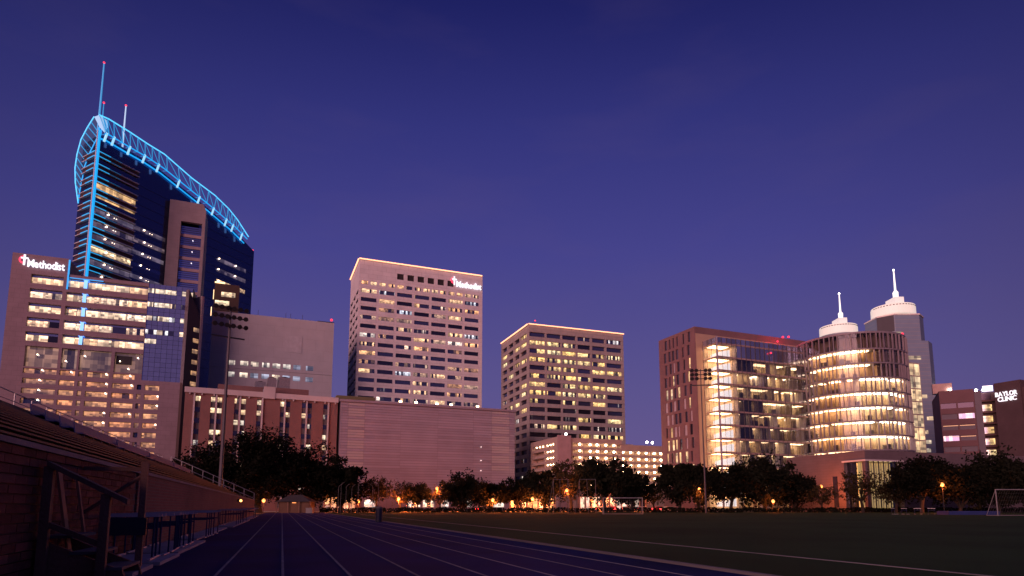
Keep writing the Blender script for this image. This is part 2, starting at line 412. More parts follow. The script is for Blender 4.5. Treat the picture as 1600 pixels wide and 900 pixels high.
# ---- tall pale tower with roof lights (hospital name sign)
def tall_tower():
    m = coursed('pale_stone_cladding', (.62, .60, .62), (.59, .575, .60), (.43, .41, .43), 3.9, 1.96, .05, .75, bump=.3)
    P = (-66.1, 260.9); L, D, H = 56.4, 28.5, 108.0
    t = thing('office_tower', 'tallest pale stone office tower with glowing roof edge above the striped podium', 'building', P, 21.9)
    bays = [(.95 + 7.82 * k, .95 + 7.82 * k + 6.75) for k in range(7)]
    rows = [(94.3 - 3.93 * k - .88, 94.3 - 3.93 * k + .88) for k in range(18)]
    small = [(1.0 + 3.91 * k, 1.0 + 3.91 * k + 2.8) for k in range(14)]; srow = (97.1, 98.7)
    lou = [(16.4 + 4.62 * k, 16.4 + 4.62 * k + 3.0) for k in range(6)]; lrow = (101.2, 103.9)
    us = [0, L] + [v for b in bays + small + lou for v in b]
    zs = [0, H] + [v for r in rows for v in r] + list(srow) + list(lrow)
    def hole(u, z):
        if inside(z, rows): return inside(u, bays)
        if srow[0] < z < srow[1]: return inside(u, small)
        if lrow[0] < z < lrow[1]: return inside(u, lou)
        return False
    mb = MB(); grid_face(mb, front_tf(), us, zs, hole, .6)
    sb = [(1.6, 9.2), (10.4, 18), (19.2, 27)]
    grid_face(mb, left_tf(), [0, D] + [v for b in sb for v in b], zs, lambda u, z: inside(z, rows) and inside(u, sb), .6)
    rest_of_box(mb, 0, 0, L, D, 0, H); mb.build('wall', m, t)
    rng = random.Random(3)
    for k, (z0, z1) in enumerate(rows):
        run = 0
        for a, b in bays:
            lit = .60 if k < 13 else .5
            mat = office_pick(rng, lit)
            pane('window', t, (a + b) / 2, .42, (z0 + z1) / 2, b - a - .02, z1 - z0 - .02, mat)
        for a, b in sb: pane('window', t, .42, (a + b) / 2, (z0 + z1) / 2, b - a - .02, z1 - z0 - .02, GLASS if rng.random() < .85 else SPOT, True)
    for a, b in small: pane('window', t, (a + b) / 2, .42, sum(srow) / 2, b - a - .02, 1.58, LIT[1] if rng.random() < .8 else SPOT)
    md = plain('louvre_void', (.02, .016, .02), .8)
    for a, b in lou: pane('louvre', t, (a + b) / 2, .5, sum(lrow) / 2, b - a - .02, 2.68, md)
    MB().box(-.25, -.25, H, L + .25, 0, H + .35).box(-.25, 0.002, H, 0, D, H + .35).build('roof_coping', m, t)
    bulbs('roof_light_string', t, [(u, -.45, H + .3) for u in [i * .62 for i in range(int(L / .62) + 1)]] + [(-.45, v, H + .3) for v in [i * .62 for i in range(1, int(D / .62))]], .32, m_bulb)
    # the name sign is a thing of its own fixed near the top right corner
    s = thing('building_sign', 'white lit name letters with red cross emblem atop the tallest pale tower', 'sign', t.matrix_basis @ Vector((40.7, -.1, 102.3)), 21.9)
    cross_logo(s, 0, -.35, -.2, 4.0)
    letters('Methodist', s, 3.0, -.9, 2.9, m_sign, -.3, .004, 12.0)
    return t
tall_tower()

# ---- second pale tower, square, roof lights
def square_tower():
    m = coursed('rosy_concrete_cladding', (.35, .32, .315), (.33, .30, .30), (.2, .18, .18), 4.0, 1.78, .05, .8, bump=.3)
    P = (7.1, 258.3); L, D, H = 45.7, 35.1, 78.0
    t = thing('office_tower', 'shorter square office tower with glowing roof edge right of the striped podium', 'building', P, 20.4)
    bays = [(.35, 7.5), (8.3, 14.9), (15.6, 22.1), (22.9, 29.1), (30.0, 36.3), (37.1, 44.7)]
    sb = [(2.7, 9.8), (11.2, 17.2), (18.9, 25.2), (27.0, 33.4)]
    rows = [(74.0 - 3.57 * k - .95, 74.0 - 3.57 * k + .95) for k in range(18)]
    zs = [0, H] + [v for r in rows for v in r]
    mb = MB()
    grid_face(mb, front_tf(), [0, L] + [v for b in bays for v in b], zs, lambda u, z: inside(z, rows) and inside(u, bays), .9)
    grid_face(mb, left_tf(), [0, D] + [v for b in sb for v in b], zs, lambda u, z: inside(z, rows) and inside(u, sb), .9)
    rest_of_box(mb, 0, 0, L, D, 0, H); mb.build('wall', m, t)
    rng = random.Random(11)
    Y = [lit_window('lit_yellow_a', 1.2, .68, 1.25, (1, .58, .18), (1, .70, .30)), lit_window('lit_yellow_b', .7, .68, 1.2, (1, .6, .22), (1, .74, .38))]
    for k, (z0, z1) in enumerate(rows):
        lit = (.4, .6, .6, .65, .65, .7, .6, .6, .5, .1, .5, .5, .5, .45, .4, .3, .2, .2)[k]
        for a, b in bays:
            r = rng.random(); mat = Y[rng.randrange(2)] if r < lit else (SPOT if r < lit + .2 else GLASS)
            pane('window', t, (a + b) / 2, .7, (z0 + z1) / 2, b - a - .02, 1.88, mat)
        for a, b in sb:
            r = rng.random(); mat = Y[1] if r < .22 and k < 10 else (SPOT if r < .4 else GLASS)
            pane('window', t, .7, (a + b) / 2, (z0 + z1) / 2, b - a - .02, 1.88, mat, True)
    MB().box(-.25, -.25, H, L + .25, 0, H + .3).box(-.25, 0.002, H, 0, D, H + .3).build('roof_coping', m, t)
    bulbs('roof_light_string', t, [(u, -.45, H + .25) for u in [i * .55 for i in range(int(L / .55) + 1)]] + [(-.45, v, H + .25) for v in [i * .55 for i in range(1, int(D / .55))]], .28, m_bulb)
    beacon(t, 3.2, .6, H + 2.2)
    return t
square_tower()

# ---- wide podium clad in pale horizontal louvres
def podium():
    P = (-56.3, 203.9); L, D, H = 62.0, 24.0, 36.0
    t = thing('striped_podium', 'wide low windowless block banded with pale horizontal louvres below the tallest tower', 'building', P, 22.5)
    mw = plain('louvre_backing', (.22, .18, .23), .8, .1, .3)
    mb = MB(); 
    lob = [(8.5, 12.6), (22.8, 27.4), (28.2, 32.2), (34.6, 37.4), (44, 46), (52, 58)]
    grid_face(mb, front_tf(), [0, L] + [v for b in lob for v in b], [0, H, 1.2, 3.6], lambda u, z: 1.2 < z < 3.6 and inside(u, lob), .8)
    rest_of_box(mb, 0, 0, L, D, 0, H, left=True); mb.build('wall', mw, t)
    ml = plain('pale_louvre', (.27, .25, .325), .6, .16, .12)
    n = 33
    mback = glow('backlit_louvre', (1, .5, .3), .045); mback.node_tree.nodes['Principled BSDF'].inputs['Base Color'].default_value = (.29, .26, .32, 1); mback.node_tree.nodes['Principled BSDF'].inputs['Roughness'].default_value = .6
    for k in range(n):
        z = 6.2 + k * (29.4 / n)
        cuts = [0, 2.4, 7.8, 20, 33, 46, 53, 59.8, L]
        for q in range(8):
            xa, xb = cuts[q] + .03, cuts[q + 1] - .03
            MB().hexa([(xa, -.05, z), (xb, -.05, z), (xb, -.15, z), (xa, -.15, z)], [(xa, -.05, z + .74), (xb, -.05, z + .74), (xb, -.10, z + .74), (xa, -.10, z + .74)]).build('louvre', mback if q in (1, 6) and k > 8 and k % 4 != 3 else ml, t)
    mfr = plain('podium_trim', (.30, .27, .22), .7)
    MB().box(-.6, -.6, 35.72, L + .3, -.001, 36.5).build('roof_edge', ml, t)
    pr = MB().box(-1.2, 2.5, 36, 11.6, 8, 38.2).build('roof_plant_screen', plain('olive_screen', (.16, .14, .07), .8), t)
    lm = [lit_window('lobby_light', 1.4, .95, 1.3, (1, .72, .5), (.95, .86, .85), clutter=3, ceil=.3)]
    for a, b in lob: pane('lobby_window', t, (a + b) / 2, .6, 2.4, b - a - .02, 2.38, lm[0])
    # two small wall lamps part-way up the louvres
    for z in (22.4, 17.6, 14.0):
        MB().ball((48.8, -.6, z), .17, 8, 5).build('wall_lamp', glow('white_wall_lamp', (1, .85, .8), 2), t)
    # the bright floodlights along its roof edge that wash the tower behind
    for u in (19.6, 25.0, 32.4, 37.6, 47.4):
        f = MB().box(u - .6, -.45, 36.55, u + .6, .2, 37.3).build('roof_floodlight', m_dark, t)
        MB().box(u - .5, -.55, 36.65, u + .5, -.453, 37.2).build('lens', glow('flood_lens', (1, .66, .36), 12), f)
    return t
podium()

# ---- brick hospital wing with paired window strips
def brick_wing():
    P = level(290, 605, 37); L, D, H = 45.0, 16.0, 37.0
    t = thing('hospital_wing', 'red brick hospital wing with white vertical fins and narrow window strips', 'building', P, 26)
    m = coursed('red_brick_wall', (.25, .115, .11), (.215, .095, .095), (.2, .15, .14), .4, .15, .02, .85, bump=.2)
    strips = [(2.85, 4.25), (7.1, 8.3), (8.9, 10.2), (13.7, 14.95), (15.65, 16.95), (20.2, 21.45), (27.1, 28.25), (28.8, 30.1), (33.7, 34.9), (35.4, 36.8), (40.4, 41.7)]
    rows = [(34.6 - 3.36 * k - 1.45, 34.6 - 3.36 * k) for k in range(10)]
    mb = MB()
    grid_face(mb, front_tf(), [0, L] + [v for b in strips for v in b], [0, 1, 34.9, H], lambda u, z: 1 < z < 34.9 and inside(u, strips), .5)
    rest_of_box(mb, 0, 0, L, D, 0, H, left=True); mb.build('wall', m, t)
    msp = plain('grey_spandrel', (.12, .115, .13), .6)
    rng = random.Random(5)
    litm = lit_window('ward_light', .6, .95, 1.4, (1, .62, .32), (1, .76, .5), clutter=4)
    lit_at = {(0, 0), (3, 0), (4, 0), (0, 1), (1, 1), (3, 1), (4, 1), (3, 2), (1, 2), (0, 2), (0, 3), (2, 3), (0, 4), (1, 4), (1, 5), (0, 6), (0, 7), (1, 7), (0, 8), (1, 8), (3, 8), (4, 8), (4, 9), (1, 9), (3, 10), (4, 10), (0, 5)}
    dim = lit_window('ward_dim', .6, .5, .7, (1, .7, .45), (1, .85, .7))
    for i, (a, b) in enumerate(strips):
        MB().box(a + .01, .34, 1.01, b - .01, .48, 34.88).build('spandrel_strip', msp, t)
        for k, (z0, z1) in enumerate(rows):
            mat = litm if (k, i) in lit_at and rng.random() < .85 else (dim if rng.random() < .2 else GLASS)
            pane('window', t, (a + b) / 2, .22, (z0 + z1) / 2, b - a - .08, z1 - z0, mat)
    mwht = plain('white_concrete', (.50, .48, .50), .7, .12, .3)
    for u in (2.55, 8.6, 15.3, 21.75, 28.5, 35.15, 42.0): MB().box(u - .22, -.45, .5, u + .22, -.002, 35.3).build('fin', mwht, t)
    MB().box(-.2, -.6, 35.5, 21.9, -.003, 37.15).build('cornice', mwht, t)
    MB().box(25.35, -.6, 35.5, L + .1, -.003, 37.15).build('cornice', mwht, t)
    MB().box(21.9, -.8, 35.2, 25.35, -.004, 39.0).build('stair_head', mwht, t)
    for u in range(14):
        if not 20.5 < 1.2 + u * 3.3 < 26: MB().box(1.1 + u * 3.3, -.5, 34.95, 1.45 + u * 3.3, -.004, 35.5).build('bracket', mwht, t)
    MB().box(8.8, 3, H, 21.9, 9, 39.3).build('roof_plant_wall', m, t); MB().box(25.4, 3, H, 36, 9, 39.6).build('roof_plant_wall', m, t)
    for x, w, h in ((19.5, 3.2, 1.6), (23.2, 2.6, 3.2), (26.5, 3.6, 3.6)):
        u_ = MB().box(x, 3.4, 39.35 if x < 22 or x > 25.5 else 39.05, x + w, 6.4, 39.6 + h).build('air_handler', m_steel, t)
        MB().tube((x + w / 2, 4.9, 39.6 + h), (x + w / 2, 4.9, 39.95 + h), .8, n=10).build('fan_cowl', m_dark, u_)
    return t
brick_wing()

# ---- plain tan block behind the brick wing
def tan_block():
    P = level(390, 491, 75); x0, L, D, H = -12.9, 31.6, 26, 75.0
    t = thing('hospital_block', 'blank tan hospital block with two rows of small square windows behind the brick wing', 'building', P, 22)
    m = coursed('tan_panels', (.385, .39, .43), (.375, .38, .42), (.31, .31, .34), 6.2, 4.2, .04, .8, bump=.2, var=.06)
    wins = [(-6.8, -4.1), (-2.3, .5), (1.4, 4.2), (5.4, 8.1), (9.2, 12.0), (13.0, 15.8), (16.8, 19.5), (21.5, 24.3)]
    rows = [(54.6, 56.5), (50.1, 52.0)]
    mb = MB()
    grid_face(mb, front_tf(), [x0, L] + [v for w in wins for v in w], [0, 75] + [v for r in rows for v in r], lambda u, z: inside(z, rows) and inside(u, wins), .4)
    rest_of_box(mb, x0, 0, L, D, 0, H, left=True); mb.build('wall', m, t)
    lit = lit_window('patient_room_light', 1.3, 1.0, .9, (1, .72, .5), (1, .9, .8), clutter=3); cool = lit_window('patient_room_cool', 2, 1.0, .42, (.7, .72, .95), (.8, .8, 1), clutter=2)
    for j, (z0, z1) in enumerate(rows):
        for i, (a, b) in enumerate(wins):
            mat = (lit if i < 6 else cool) if j == 0 else (lit if i in (0, 1, 4) else cool)
            pane('window', t, (a + b) / 2, .2, (z0 + z1) / 2, b - a - .03, z1 - z0 - .03, mat)
    MB().box(13.3, -.12, 61.4, 19.6, -.003, 68).build('vent_panel', plain('pale_panel', (.42, .425, .47), .8), t)
    MB().box(x0, -.25, 53.4, L, -.003, 53.55).build('string_course', m, t)
    MB().box(25.2, -.05, H, L + .05, .4, H + .25).build('parapet_step', m_dark, t)
    beacon(t, 30.6, .8, H + 1.4, .55)
    for u in (13.2, 15, 19.5, 3.0): MB().tube((u, 2, H), (u, 2, H + 2.6), .07).build('antenna', m_dark, t)
tan_block()
# ---- left hospital block: sign wall, ribbon windows, glass corner, parking levels below
def sign_block():
    P = level(20, 394, 84); L, D, HL, HM = 53.4, 30, 84.0, 78.6
    t = thing('hospital_block', 'broad pink stone hospital block at far left with ribbon windows and blue glass corner', 'building', P, 21)
    m = coursed('pink_stone', (.25, .185, .225), (.24, .175, .215), (.18, .135, .16), 3.0, 1.6, .04, .75, bump=.25)
    rows = [(74.35 - 4.86 * k, 77.45 - 4.86 * k) for k in range(5)]
    left = [(5.6, 14.6)]; mid = [(15.75, 39.35)]
    prow = [(45.9 - 3.28 * k - 1.75, 45.9 - 3.28 * k) for k in range(13)]
    pb = [(6.0, 15.1)] ; pm = [(15.9, 20.2), (21.2, 22.4), (23.5, 29.9), (31.0, 37.4), (38.3, 39.6), (40.7, 45.0)]
    big = [(6.0, 15.1), (16.0, 20.4), (21.0, 30.1), (31.1, 39.4)]; brow = (46.4, 53.3)
    us = [0, 39.5] + [v for b in left + mid for v in b] + [6.0, 15.1, 20.2, 20.4, 21.0, 21.2, 22.4, 23.5, 29.9, 30.1, 31.0, 31.1, 37.4, 38.3, 15.9, 16.0, 39.4]
    zs = [44.2, HM] + [v for r in rows for v in r] + list(brow) + [45.9]
    def hole(u, z):
        if inside(z, rows): return inside(u, left) or inside(u, mid)
        if brow[0] < z < brow[1]: return inside(u, big)
        if prow[0][0] < z < prow[0][1]: return inside(u, pb) or inside(u, [q for q in pm if q[1] < 39.4])
        return False
    mb = MB(); grid_face(mb, front_tf(), us, zs, hole, 1.6)
    us2 = [0, 45.3, L] + [v for b in pb + pm for v in b]
    zs2 = [0, 44.2] + [v for r in prow for v in r if v < 44.2]
    lowrows = [(a, min(b, 44.2)) for a, b in prow]
    grid_face(mb, front_tf(), us2, zs2, lambda u, z: inside(z, prow[1:]) and (inside(u, pb) or inside(u, pm)), 1.2)
    rest_of_box(mb, 0, 0, L, D, 0, 44.2, left=True)
    rest_of_box(mb, 0, 0, 39.5, D, 44.2, HM, left=True)
    mb.build('wall', m, t)
    MB().box(0, .0, HM + .002, 15.6, D, HL).build('sign_wall', m, t)
    # ribbon windows
    rib = [lit_window('ribbon_bright', 1.5, 1.0, 1.5, (1, .56, .30), (1, .70, .46), clutter=3.0, ceil=.35), lit_window('ribbon_mixed', 1.1, .78, 1.35, (1, .58, .34), (1, .72, .52), ceil=.35)]
    rng = random.Random(21)
    bl = [(15.75, 19.0), (19.05, 20.3), (21.5, 25.5), (25.55, 29.6), (29.65, 33.6), (33.65, 39.35)]
    for k, (z0, z1) in enumerate(rows):
        lev = (0, 1, 0, 1, 0)[k]
        pane('clerestory', t, 10.1, .9, z1 - .45, 8.9, .86, GLASS_B); pane('clerestory', t, 27.55, 1.0, z1 - .35, 23.5, .66, GLASS_B)
        pane('window', t, 8.6, .9, z0 + 1.1, 5.9, 2.16, rib[1 if k in (1, 3) else 0]); pane('window', t, 13.1, .9, z0 + 1.1, 2.9, 2.16, rib[lev] if k < 3 else GLASS)
        for i, (a, b) in enumerate(bl):
            mat = rib[0] if k in (0, 4) else rib[rng.randrange(2)] if k < 3 else (rib[1] if i != 4 else SPOT)
            pane('window', t, (a + b) / 2, 1.0, z0 + 1.2, b - a - .06, 2.36, mat)
    # blue lit columns in the balcony bays
    mled = glow('blue_column_light', (.12, .32, 1), 1.6)
    mcol = plain('white_column', (.7, .72, .78), .5)
    for k, (z0, z1) in enumerate(rows):
        c = MB().box(20.5, .2, z0 + .01, 21.3, .8, z1 - .01).build('lit_column', mcol if k else mled, t)
        MB().box(20.1, .25, z1 - .14, 21.7, .75, z1 - .013).build('column_light', mled, c)
        MB().box(20.4, .10, z0 + .05, 21.4, .197, z1 - .2).build('light_panel', glow('blue_panel_light', (.22, .5, 1), 1.5), c)
    # blue glass corner: panels one by one
    nx, nz = 8, 21; w, h = 13.9 / nx, 34.4 / nz
    MB().box(39.5, .5, 44.2, L, D, HM).build('glass_corner_core', plain('dark_core', (.03, .035, .06), .6), t)
    lc = lit_window('curtain_lit', .9, .9, 1.2, (1, .66, .42), (1, .8, .6), clutter=3, ceil=.3); ldim = lit_window('curtain_dim', .9, .5, 1.1, (1, .8, .6), (.9, .9, 1))
    for j in range(nz):
        z = 44.2 + (j + .5) * h
        for i in range(nx):
            mat = GLASS_B
            if j in (19, 16, 13, 10) and i != 5:
                mat = lc if (j in (19, 16, 13) or i in (1, 2, 6)) and rng.random() < .9 else ldim
            if j == 8 and i in (0, 1, 7): mat = lc
            pane('glass_panel', t, 39.5 + (i + .5) * w, .2, z, w - .08, h - .08, mat)
    # open parking levels: decks, back walls and ceiling lamps
    pk = lit_window('parking_glow', 2.2, 1.0, .75, (1, .36, .15), (1, .46, .22), clutter=4, ceil=.4)
    pk2 = lit_window('parking_glow_dim', 1.6, .8, .42, (1, .38, .18), (1, .48, .28), clutter=4)
    lamp = glow('parking_lamp', (1, .70, .42), 12)
    for k, (z0, z1) in enumerate(prow[:10]):
        for i, (a, b) in enumerate(pb + pm):
            if k == 0 and b > 39.4: continue
            pane('parking_bay', t, (a + b) / 2, 1.15, (z0 + z1) / 2, b - a + .2, z1 - z0 + .2, (pk if i not in (0, 2, 5) else pk2))
        for u in ([10.5] if k > 0 else [11.0, 19, 29.0, 36.0]) + ([29.2] if k in (1, 2, 4, 5) else []) + ([36.6] if k in (1, 4) else []) + ([44.6] if k in (2, 3, 5) else []):
            MB().ball((u, .45, z1 - .35), .22, 8, 5).build('ceiling_lamp', lamp, t)
    ph = lit_window('plant_hall', 2.2, .8, .26, (1, .5, .32), (1, .62, .48), clutter=1.7, ceil=.03)
    for i, (a, b) in enumerate(big): pane('hall_window', t, (a + b) / 2, 1.5, sum(brow) / 2, b - a, brow[1] - brow[0], ph)
    for u, z in ((17.1, 49.2), (22.3, 51.4), (32.6, 50.4), (35.2, 48.0), (9.2, 50.7), (37.8, 52.0)): MB().ball((u, .8, z), .2, 8, 5).build('hall_lamp', lamp, t)
    MB().box(31.4, .9, 49.4, 36.0, 1.3, 52.3).build('dark_duct', m_dark, t)
    # blue edge light where the sign wall steps down
    MB().box(15.62, -.25, 73.4, 16.0, .3, 83.6).build('blue_edge_light', glow('blue_edge', (.03, .38, .9), 1.0), t)
    MB().box(16.3, -.3, 77.3, 26.0, -.12, 77.55).build('blue_edge_light', MATS['blue_edge'], t)
    s = thing('building_sign', 'white lit name letters with red cross emblem on the pink wall at far left', 'sign', t.matrix_basis @ Vector((2.0, -.05, 79.6)), 21)
    cross_logo(s, -.3, -.35, .4, 3.6)
    letters('Methodist', s, 2.4, .0, 2.7, m_sign, -.3, .006, 10.3)
sign_block()

# ---- dark glass tower with the blue lit sail roof
def blue_tower():
    B0 = Vector((-157.74, 223.04, 0)); YR, YL = 67.0, 150.0
    t = thing('glass_tower', 'tall dark glass tower with curved blue lit truss crown and antennas', 'building', B0, YR)
    # local frame: x along the right face, -y outward
    def fr(px, py, d=0.0):
        u, z = on_face(B0, YR, px, py); return (u, -d, z)
    lx, ly = math.cos(R(YL - YR)), math.sin(R(YL - YR))
    def fl(px, py, d=0.0):
        u, z = on_face(B0, YL, px, py); return (u * lx, u * ly, z)
    mg = mirror_glass('navy_tower_glass', (.12, .15, .33), .14, .05, .15)
    outer = [(148, 182), (163.3, 188.7), (195.3, 208.2), (223.7, 226.9), (250, 242.9), (293, 280), (329, 306.7), (351, 327.8), (364.4, 344.4), (382, 371.5)]
    inner = [(157, 211), (165, 214), (195.3, 232), (223.7, 248), (250, 265.5), (296.7, 303), (324.4, 325), (349, 346), (361, 356), (380, 375)]
    top = [fr(*q) for q in inner] + [fr(397, 393)]
    top[0] = (0, 0, top[0][2])
    W = top[-1][0]; LW = 11.0
    mb = MB()
    # right face as one sheet under the sail, left face, and the solid behind
    for a, b in zip(top, top[1:]): mb.poly([(a[0], 0, 0), (b[0], 0, 0), (b[0], 0, b[2]), (a[0], 0, a[2])])
    bk = [(q[0] * .55 + lx * LW * 1.0 + 6, ly * LW + (4 if i else 0), q[2]) for i, q in enumerate(top)]
    Lc = (lx * LW, ly * LW); zl = top[0][2]
    bk = [(Lc[0] + (W - 2 - Lc[0]) * i / (len(top) - 1), Lc[1] + 9 * math.sin(math.pi * i / (len(top) - 1)), q[2] - 1) for i, q in enumerate(top)]
    mb.poly([(0, 0, 0), (0, 0, zl), (bk[0][0], bk[0][1], bk[0][2]), (bk[0][0], bk[0][1], 0)])
    for a, b, c, d in zip(top, top[1:], bk, bk[1:]):
        mb.poly([(a[0], 0, a[2]), (b[0], 0, b[2]), d, c]); mb.poly([(c[0], c[1], 0), (c[0], c[1], c[2]), (d[0], d[1], d[2]), (d[0], d[1], 0)])
    e, f_ = top[-1], bk[-1]
    mb.poly([(e[0], 0, 0), (f_[0], f_[1], 0), f_, (e[0], 0, e[2])])
    mb.build('glass_body', mg, t)
    # floors near the corner: dark spandrel bands with bright metal lips, five metres apart
    msp = plain('maroon_spandrel', (.06, .025, .03), .6); mlip = plain('metal_lip', (.72, .74, .78), .35, .1, 1, metal=.3)
    rng = random.Random(9)
    amber = lit_window('amber_band', 1.4, 1.0, .85, (1, .55, .22), (1, .66, .32), clutter=2, ceil=.1)
    mauve = lit_window('mauve_band', 2.4, .9, .16, (.75, .5, .55), (.7, .55, .75), clutter=2, ceil=.1)
    bright = lit_window('bright_band', 1.6, .85, 1.0, (1, .6, .3), (1, .75, .45), clutter=4)
    lampm = glow('tower_lamp', (1, .70, .46), 6)
    LE = 9.0; lip_spill = glow('corner_spill_glow', (.02, .38, .8), 1.0); lip_spill_dim = glow('corner_spill_faint', (.015, .2, .5), .35)  # glow on the lips stands in for corner light falling off along them
    def lbox(u0, u1, d, z0, z1, name, mat):
        n_ = (-ly, lx)      # outward of the left face
        pts = [(u0 * lx, u0 * ly), (u1 * lx, u1 * ly), (u1 * lx + n_[0] * d, u1 * ly + n_[1] * d), (u0 * lx + n_[0] * d, u0 * ly + n_[1] * d)]
        return MB().prism(pts[::-1], z0, z1).build(name, mat, t)
    # which side of the left face is outward
    for k in range(17):
        z = 135.1 - 5.0 * k
        if z < 62: break
        MB().box(.5, -.35, z - 1.9, 16.8, -.004, z).build('spandrel', msp, t)
        MB().box(.2, -1.0, z, 16.8, -.004, z + .28).build('metal_lip', mlip, t)
        MB().box(.2, -1.0, z - 1.95, 16.8, -.36, z - 1.67).build('metal_lip', mlip, t)
        lbox(.2, LE, -.9 if False else .9, z, z + .28, 'metal_lip', mlip); lbox(.2, LE, .9, z - 1.95, z - 1.67, 'metal_lip', mlip); lbox(.3, LE, .3, z - 1.66, z - .002, 'spandrel', msp)
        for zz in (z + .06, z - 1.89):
            MB().box(.1, -1.12, zz, 4.6, -1.003, zz + .26).build('edge_glow', lip_spill, t); lbox(.1, 5.0, 1.02, zz, zz + .26, 'edge_glow', lip_spill)  # added glow strips, imitating corner light caught by the lips
            MB().box(4.6, -1.12, zz, 9.0, -1.003, zz + .2).build('edge_glow', lip_spill_dim, t)
        if k == 2: mat = amber
        elif k == 3: mat = amber
        elif k in (7, 11, 12): mat = bright
        elif k >= 4: mat = mauve
        else: mat = None
        if mat:
            hh = 1.9 if k != 3 else .6
            pane('window_band', t, 8.6, -.15, z - 2.1 - hh / 2, 15.6, hh, mat)
            if k >= 4:
                pane('window_band', t, 23.6, -.12, z - 2.1 - .9 + 0.2, 14.0, 1.7, mauve if k != 7 else mg)
                if k < 11:
                    MB().ball((5.5 + rng.random(), -.5, z - 2.6), .34, 8, 5).build('office_lamp', lampm, t)
                    MB().ball((20.5 + rng.random(), -.4, z - 2.5), .34, 8, 5).build('office_lamp', lampm, t)
                    for q in (8.4, 9.3, 23.4, 24.4): MB().ball((q, -.35, z - 2.9), .14, 6, 4).build('office_lamp', lampm, t)
    for k in range(18):
        MB().box(16.9, -.07, 62.3 + 4.0 * k, top[-1][0] - .3 if 62.3 + 4.0 * k < 124 else 66 - (62.3 + 4.0 * k - 124) * 1.6, -.004, 62.42 + 4.0 * k).build('transom', m_dark, t)
    # lit floors on the far right of the same face
    for k, zc in enumerate((114.2, 109.2, 103.8, 98.0, 93.0)):
        a, b = (57.5, 74) if k < 3 else (57.5, 70)
        pane('window_band', t, (a + b) / 2, -.12, zc, b - a, 1.8, (mauve, mauve, bright, bright, bright)[k])
        for q in ((57.9, 67.5) if k < 2 else (58.3, 65)): MB().ball((q, -.5, zc + .3), .36, 8, 5).build('office_lamp', lampm, t)
    # vertical blue light at the corner
    led = glow('cyan_led', (.012, .36, .84), 1.15); ledw = glow('pale_cyan_led', (.09, .52, .88), 1.5)
    MB().box(-.75, -1.45, 52, -.1, -.85, 143.5).build('corner_light', led, t)
    MB().box(-.95, -.85, 52, -.1, -.3, 143.5).build('corner_channel', plain('channel_metal', (.55, .6, .7), .4), t)
    # crown truss along the sail edge
    cr = [fr(*q, 2.6) for q in outer]; ci = [fr(*q, 2.6) for q in inner]
    MB().path([fr(*q, 2.6) for q in outer], .27).build('crown_chord', ledw, t, label='upper blue lit truss chord')
    MB().path([fr(*q, 2.6) for q in inner], .25).build('crown_chord', led, t, label='lower blue lit truss chord')
    mrung = glow('lit_truss_steel', (.03, .34, .72), .8)
    def along(P_, s_):
        s_ *= len(P_) - 1; i = min(int(s_), len(P_) - 2); return Vector(P_[i]).lerp(Vector(P_[i + 1]), s_ - i)
    N = 22
    for k in range(1, N):
        a, b = along(cr, k / N), along(ci, k / N)
        rg = MB().tube(a, b, .17).build('truss_post', mrung, t)
        MB().tube(b, along(cr, (k - 1) / N), .13).build('truss_brace', mrung, rg)
        if k % 2: MB().tube(b + Vector((0, 0, .5)), b + Vector((-.4, .8, -3.0)), .42).build('lit_bracket', glow('bracket_white', (.35, .72, .95), 1.0), rg)
        MB().tube(b, (b.x, 0, b.z + .5), .12).build('tie', mrung, rg)
    # inner lower rail
    MB().path([(q[0], -.6, q[2] - 1.7) for q in ci], .3).build('edge_glow', led, t)
    # crescent canopy on the left side
    co = [(147.3, 182.4), (136.7, 199.3), (126.9, 218), (120.7, 241), (117.5, 262.4), (118, 285.5), (122.4, 317.5)]
    cn = [(155.3, 198.4), (151.8, 216.2), (142, 235.7), (133, 258.8), (128.7, 280), (125, 298), (122.6, 316.5)]
    O = [fl(*q) for q in co]; I = [fl(*q) for q in cn]
    MB().path(O, .26).build('crescent_chord', ledw, t, label='outer rim of the blue lit crescent canopy')
    MB().path(I, .26).build('crescent_chord', led, t, label='inner rim of the blue lit crescent canopy')
    mfin = plain('canopy_glass', (.06, .14, .34), .3, .1, 1)
    mb = MB()
    for a, b, c, d in zip(O, O[1:], I, I[1:]): mb.poly([a, b, d, c])
    mb.build('canopy_sheet', mfin, t)
    for k in range(1, 13):
        MB().tube(along(O, k / 13), along(I, k / 13), .18).build('canopy_rib', mrung, t)
    tipm = MB(); a0, a1 = fr(148, 182, 2.6), fr(157, 211, 2.6)
    tipm.hexa([fl(147.3, 182.4), fr(148, 182, 2.6), fr(160, 190, 2.4)], [fl(155.3, 198.4), fr(156.5, 210, 2.6), fr(163, 200, 2.4)]); tipm.build('crown_prow', glow('prow_white', (.4, .65, .95), .75), t)
    # antennas
    mast = glow('lit_mast', (.06, .34, .7), .8); mastw = glow('lit_mast_white', (.5, .7, .95), .8)
    for (bx, by), (tx, ty), r, mt in (((158, 192), (165.5, 97), .40, mast), ((163, 196), (167, 161), .28, mast), ((195, 232), (199.5, 164), .38, mastw)):
        u, z0 = on_face(B0, YR, bx, by); u2, z1 = on_face(B0, YR, tx, ty)
        a = MB().tube((u, 1.5, z0 - 4), (u, 1.5, z1), r, r * .6, 8).build('antenna', mt, t)
        MB().ball((u, 1.5, z1 + .4), .42, 8, 5).build('antenna_lamp', m_red, a)
    beacon(t, W - .4, .5, top[-1][2] + .6, .4)
    # stone lift shaft standing proud of the right face
    S = at(266, 311, 250.5); SY = 22.0
    u0, zt = 0.0, S.z
    s_inv = t.matrix_basis.inverted()
